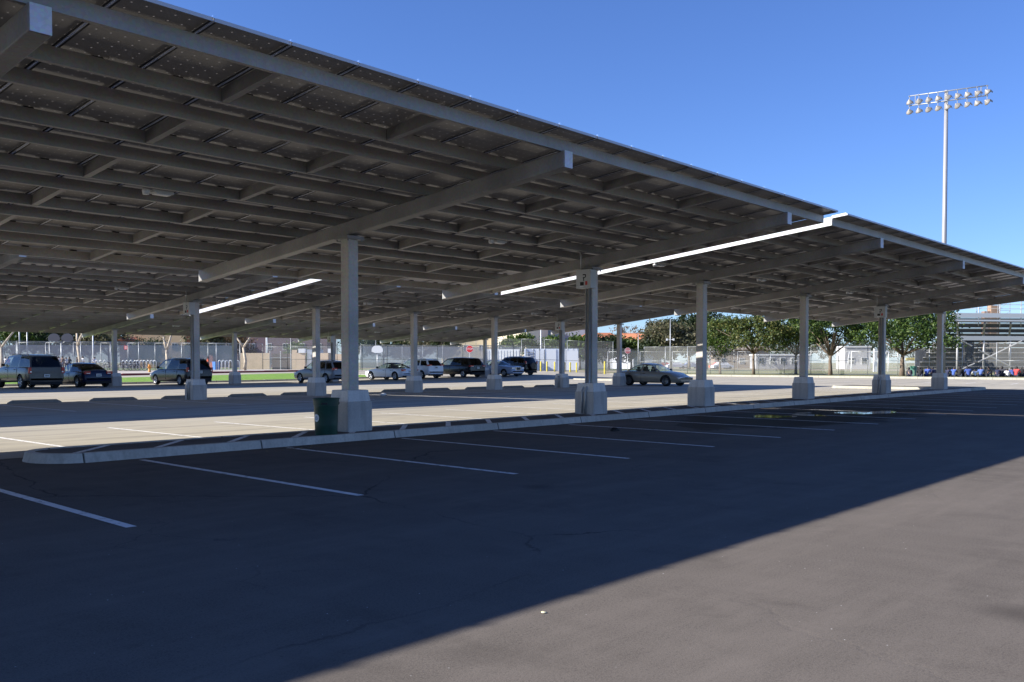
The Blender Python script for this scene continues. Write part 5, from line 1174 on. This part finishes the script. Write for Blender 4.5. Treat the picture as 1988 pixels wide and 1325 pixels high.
# ------------------------------------------------------------------ bicycles and racks
def bike_proto():
    t = thing("bicycle", "", "bicycle", group="bicycles parked at the racks"); T_ = M['black']
    for x in (-.52, .52):
        b = MB(); b.lathe([(.315, -.018), (.335, -.018), (.345, 0), (.335, .018), (.315, .018), (.31, 0), (.315, -.018)], 24, Matrix.Translation((x, 0, .345)) @ Matrix.Rotation(PI / 2, 4, 'X'))
        w = b.build("wheel", T_, t, smooth=True); b = MB()
        for k in range(8): a = PI * k / 8; b.tube([(x - .31 * math.cos(a), 0, .345 - .31 * math.sin(a)), (x + .31 * math.cos(a), 0, .345 + .31 * math.sin(a))], .003, 4)
        b.build("spokes", M['chrome'], w)
    b = MB()
    for p in [((-.52, 0, .345), (-.08, 0, .30)), ((-.08, 0, .30), (-.20, 0, .82)), ((-.52, 0, .345), (-.18, 0, .72)), ((-.18, 0, .72), (.34, 0, .80)), ((-.08, 0, .30), (.36, 0, .70)), ((.33, 0, .86), (.38, 0, .62)), ((.38, 0, .62), (.52, 0, .345))]: b.tube(p, .019, 6)
    b.build("frame", mat("bicycle frame paint", (.25, .26, .28), .35, .4), t, smooth=True)
    b = MB(); b.tube([(.33, 0, .86), (.31, 0, .98), (.36, 0, 1.0)], .014, 6); b.tube([(.30, -.28, 1.0), (.36, -.12, 1.0), (.36, .12, 1.0), (.30, .28, 1.0)], .014, 6); b.build("handlebar", M['chrome'], t, smooth=True)
    b = MB(); b.box((-.23, 0, .90), (.26, .14, .05), taper=.8); b.tube([(-.20, 0, .8), (-.22, 0, .89)], .014, 6); b.build("saddle", M['black'], t, bevel=.015)
    return t
bp = bike_proto(); used = False
for i, (u, D, a, lab) in enumerate(((198, 99, .3, "bicycle just left of a far canopy column"), (214, 98, .1, "bicycle partly behind the far canopy column"), (226, 98.5, -.2, "bicycle just right of the far canopy column"), (244, 97.5, .15, "bicycle leftmost of the clustered ones below the red notice"), (251, 98.3, -.3, "bicycle second in the cluster below the red notice"), (257, 97.6, .5, "bicycle in the middle of the cluster"), (264, 98.4, -.1, "bicycle right of the cluster's middle"), (271, 97.8, .2, "bicycle rightmost of the cluster below the red notice"), (205, 100, -.5, "bicycle farther back by the leftmost racks"))):
    x, y = at(u, D); o = place(bp, used, (x, y, tz(x, y) + .17), FACE + a, lab); used = True
rk = MB(); rk.tube([(-.18, 0, -.02), (-.18, 0, .75)] + [(-.18 * math.cos(PI * k / 8), 0, .75 + .18 * math.sin(PI * k / 8)) for k in range(1, 8)] + [(.18, 0, .75), (.18, 0, -.02)], .03, 8)
rm_ = rk.mesh("bike_rack", mat("white galvanised rack", (.66, .68, .70), .4, .3), True)
for i, u in enumerate((188, 196, 204, 240, 247, 255, 263, 268, 275, 281, 288, 295, 301, 427, 434, 441, 448, 455, 462)):
    x, y = at(u, 101.5); o = bpy.data.objects.new("bike_rack", rm_); C.objects.link(o); o.location = (x, y, tz(x, y) + .17); o.rotation_euler = (0, 0, FACE); o.scale = (.9, 1, 1.15)
    tag(o, "white hoop bicycle rack, one of those %s" % ("left of the far canopy column" if u < 210 else "behind the clustered bicycles and left of the minivan" if u < 310 else "left of the third bare sycamore"), "bike rack", "hoop bicycle racks left of the far column" if u < 210 else "hoop bicycle racks behind the clustered bicycles" if u < 310 else "hoop bicycle racks by the third sycamore")

# ------------------------------------------------------------------ sports field: bleachers, goal, far cars
t = thing("bleachers", "tall steel grandstand seen from behind, with sloping braces and a railing on top", "bleachers", (*at(1930, 118), .0), FACE + .12); s_ = 118 / FPX
def bz(v): return hz(v, 118)
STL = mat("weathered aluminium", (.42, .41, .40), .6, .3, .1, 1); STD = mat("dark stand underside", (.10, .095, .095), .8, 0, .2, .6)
xL, xR = (1842 - 1930) * s_, 14.0
b = MB()
for k in range(11):
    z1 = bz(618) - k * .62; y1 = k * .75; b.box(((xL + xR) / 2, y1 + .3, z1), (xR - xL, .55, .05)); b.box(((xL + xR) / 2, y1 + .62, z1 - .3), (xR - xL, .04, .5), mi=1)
b.build("seating_rows", [STL, STD], t)
b = MB(); b.box(((xL + xR) / 2, -.10, bz(613)), (xR - xL, .12, .55)); b.box(((xL + xR) / 2, -.14, bz(623)), (xR - xL, .10, .22)); b.build("top_fascia", mat("pale aluminium fascia", (.72, .71, .70), .5, .1), t)
b = MB()
for i in range(7): x = xL + .6 + i * 2.9; b.tube([(x, -.05, bz(634)), (x, -.05, bz(585))], .06, 6)
for v in (585, 592, 600): b.tube([(xL + .6, -.05, bz(v)), (xR, -.05, bz(v))], .035, 6)
b.build("railing", STL, t, smooth=True)
for i in range(5):
    x = xL + .9 + i * 3.6; b = MB(); b.tube([(x, .3, -.1), (x, .3, bz(652))], .13, 8); b.build("support_post", STL, t, smooth=True)
    b = MB(); b.tube([(x, .2, bz(628)), (x + 1.2, 2.2, bz(650)), (x + 3.0, 7.0, bz(690))], .13, 6); b.build("sloping_beam", STL, t)
b = MB(); b.box(((xL + xR) / 2, .25, bz(657)), (xR - xL, .25, .55)); b.build("girder", mat("pale girder", (.60, .59, .57), .6), t)
for (u0, v0, u1, v1) in ((1898, 703, 1988, 662), (1862, 662, 1884, 672), (1898, 680, 1965, 712), (1864, 717, 1890, 706)):
    b = MB(); b.tube([((u0 - 1930) * s_, .1, bz(v0)), ((u1 - 1930) * s_, .1, bz(v1))], .09, 6); b.build("cross_brace", STL, t)
b = MB(); b.box(((xL + xR) / 2, 8.5, 1.7), (xR - xL, .1, 3.4)); b.build("back_panel", mat("grey mesh panel", (.20, .20, .20), .9, 0, .3, .5), t)
b = MB(); b.box(((1883 - 1930) * s_, .8, 3.2), (1.1, .8, 3.4)); b.build("speaker_box", M['black'], t)
t = thing("soccer_goal", "white soccer goal frame on the field left of the biggest shade tree", "soccer goal", (*at(1690, 125), 0), FACE + .1); s_ = 125 / FPX
b = MB(); x0, x1, h = (1651 - 1690) * s_, (1726 - 1690) * s_, hz(683, 125)
b.tube([(x0, 0, 0), (x0, 0, h), (x1, 0, h), (x1, 0, 0)], .08, 8); b.tube([(x0, 1.6, 0), (x0, .6, h)], .04, 6); b.tube([(x1, 1.6, 0), (x1, .6, h)], .04, 6); b.build("frame", M['white'], t, smooth=True)
b = MB(); b.box(((1703 - 1690) * s_, .5, 1.6), (.45, .3, 3.4)); b.build("padded_post", M['white'], t)
t = thing("banner", "yellow banner with illegible lettering on the field behind the biggest shade tree", "banner", (*at(1768, 150), 0), FACE)
b = MB(); b.box((0, 0, hz(697.5, 150)), (1.65, .05, .42)); b.build("cloth", mat("yellow banner cloth", (.75, .60, .06), .7), t)
b = MB()
for i in range(7): b.box((-.6 + i * .2, -.03, hz(697.5, 150)), (.12, .02, .22))
b.build("print", mat("brown print", (.3, .15, .04), .7), t)
b = MB()
for x in (-.8, .8): b.tube([(x, .05, 0), (x, .05, hz(694, 150))], .03, 6)
b.build("stakes", M['post'], t)
def far_car(label, u, D, col, rz=0.0):
    t = thing("parked_car", label, "car", (*at(u, D), 0), FACE + rz, "cars parked far beyond the field"); b = MB()
    P = [(-2.2, .3), (-2.25, .75), (-1.5, .95), (-.9, 1.4), (.7, 1.42), (1.4, .98), (2.15, .8), (2.25, .35)]; n = len(P)
    b.add([(x, -.85 if z < 1 else -.68, z) for x, z in P] + [(x, .85 if z < 1 else .68, z) for x, z in P], [tuple(range(n)), tuple(range(n, 2 * n))[::-1]] + [(i, i + n, (i + 1) % n + n, (i + 1) % n) for i in range(n)]); b.build("body", paint("far car paint", col), t)
    b = MB(); b.add([(-1.3, -.82, .98), (-.85, -.72, 1.32), (.65, -.72, 1.34), (1.2, -.82, 1.0)], [(0, 3, 2, 1)]); b.build("side_window", M['glass_dark'], t)
    for x in (-1.4, 1.4):
        for y in (-.78, .78): b = MB(); b.lathe([(0, -.1), (.32, -.1), (.32, .1), (0, .1)], 14, Matrix.Translation((x, y, .32)) @ Matrix.Rotation(PI / 2, 4, 'X')); b.build("wheel", M['rubber'], t)
for u, D, c, lab in ((1192, 215, WHT, "white car far away left of the tan sedan's roof"), (1228, 222, WHT, "white car far behind the faded stop sign"), (1246, 225, (.5, .5, .55), "silver car far behind the tan sedan's boot"), (1312, 205, WHT, "bright white car far away above the tan sedan's bonnet"), (1341, 218, WHT, "white car far away behind a column"), (1402, 190, WHT, "white car far away under the bushy tree"), (1398, 196, (.6, .12, .06), "red car right behind the white one under the bushy tree"), (1288, 224, (.5, .1, .1), "red car far away behind the tan sedan's roof"), (1440, 225, WHT, "small white car far away left of the yellowish tree trunk")):
    far_car(lab, u, D, c, .2)
def lattice(label, u, D, z0, z1, w):
    t = thing("lattice_tower", label, "lattice tower", (*at(u, D), 0), FACE, "lattice towers behind the grandstand"); b = MB(); h = w / 2
    for x in (-h, h): b.tube([(x, 0, z0), (x * .9, 0, z1)], .06, 5)
    b.build("legs", M['post'], t); b = MB(); n = 7
    for i in range(n):
        a, c = z0 + (z1 - z0) * i / n, z0 + (z1 - z0) * (i + 1) / n; b.tube([(-h, 0, a), (h, 0, c)], .035, 4); b.tube([(-h, 0, c), (h, 0, c)], .035, 4)
    b.build("lattice_bars", M['post'], t)
lattice("left lattice tower against the sky above the grandstand", 1904, 170, 0, hz(588, 170), 2.2)
lattice("right lattice tower against the sky above the grandstand", 1947, 170, 0, hz(584, 170), 2.4)
t = thing("stair_tower", "rusty orange structure against the sky behind the grandstand", "tower", (*at(1926, 175), 0), FACE)
b = MB(); b.box((0, 0, hz(594, 175) / 2), (1.5, 1.5, hz(594, 175))); b.build("body", mat("rusty orange panels", (.34, .23, .16), .8, 0, .3, .6), t)
b = MB(); b.box((-.5, 0, hz(605, 175) / 2), (2.8, 1.2, hz(605, 175))); b.build("lower_body", mat("dull brown panels", (.30, .2, .15), .8, 0, .3, .6), t)
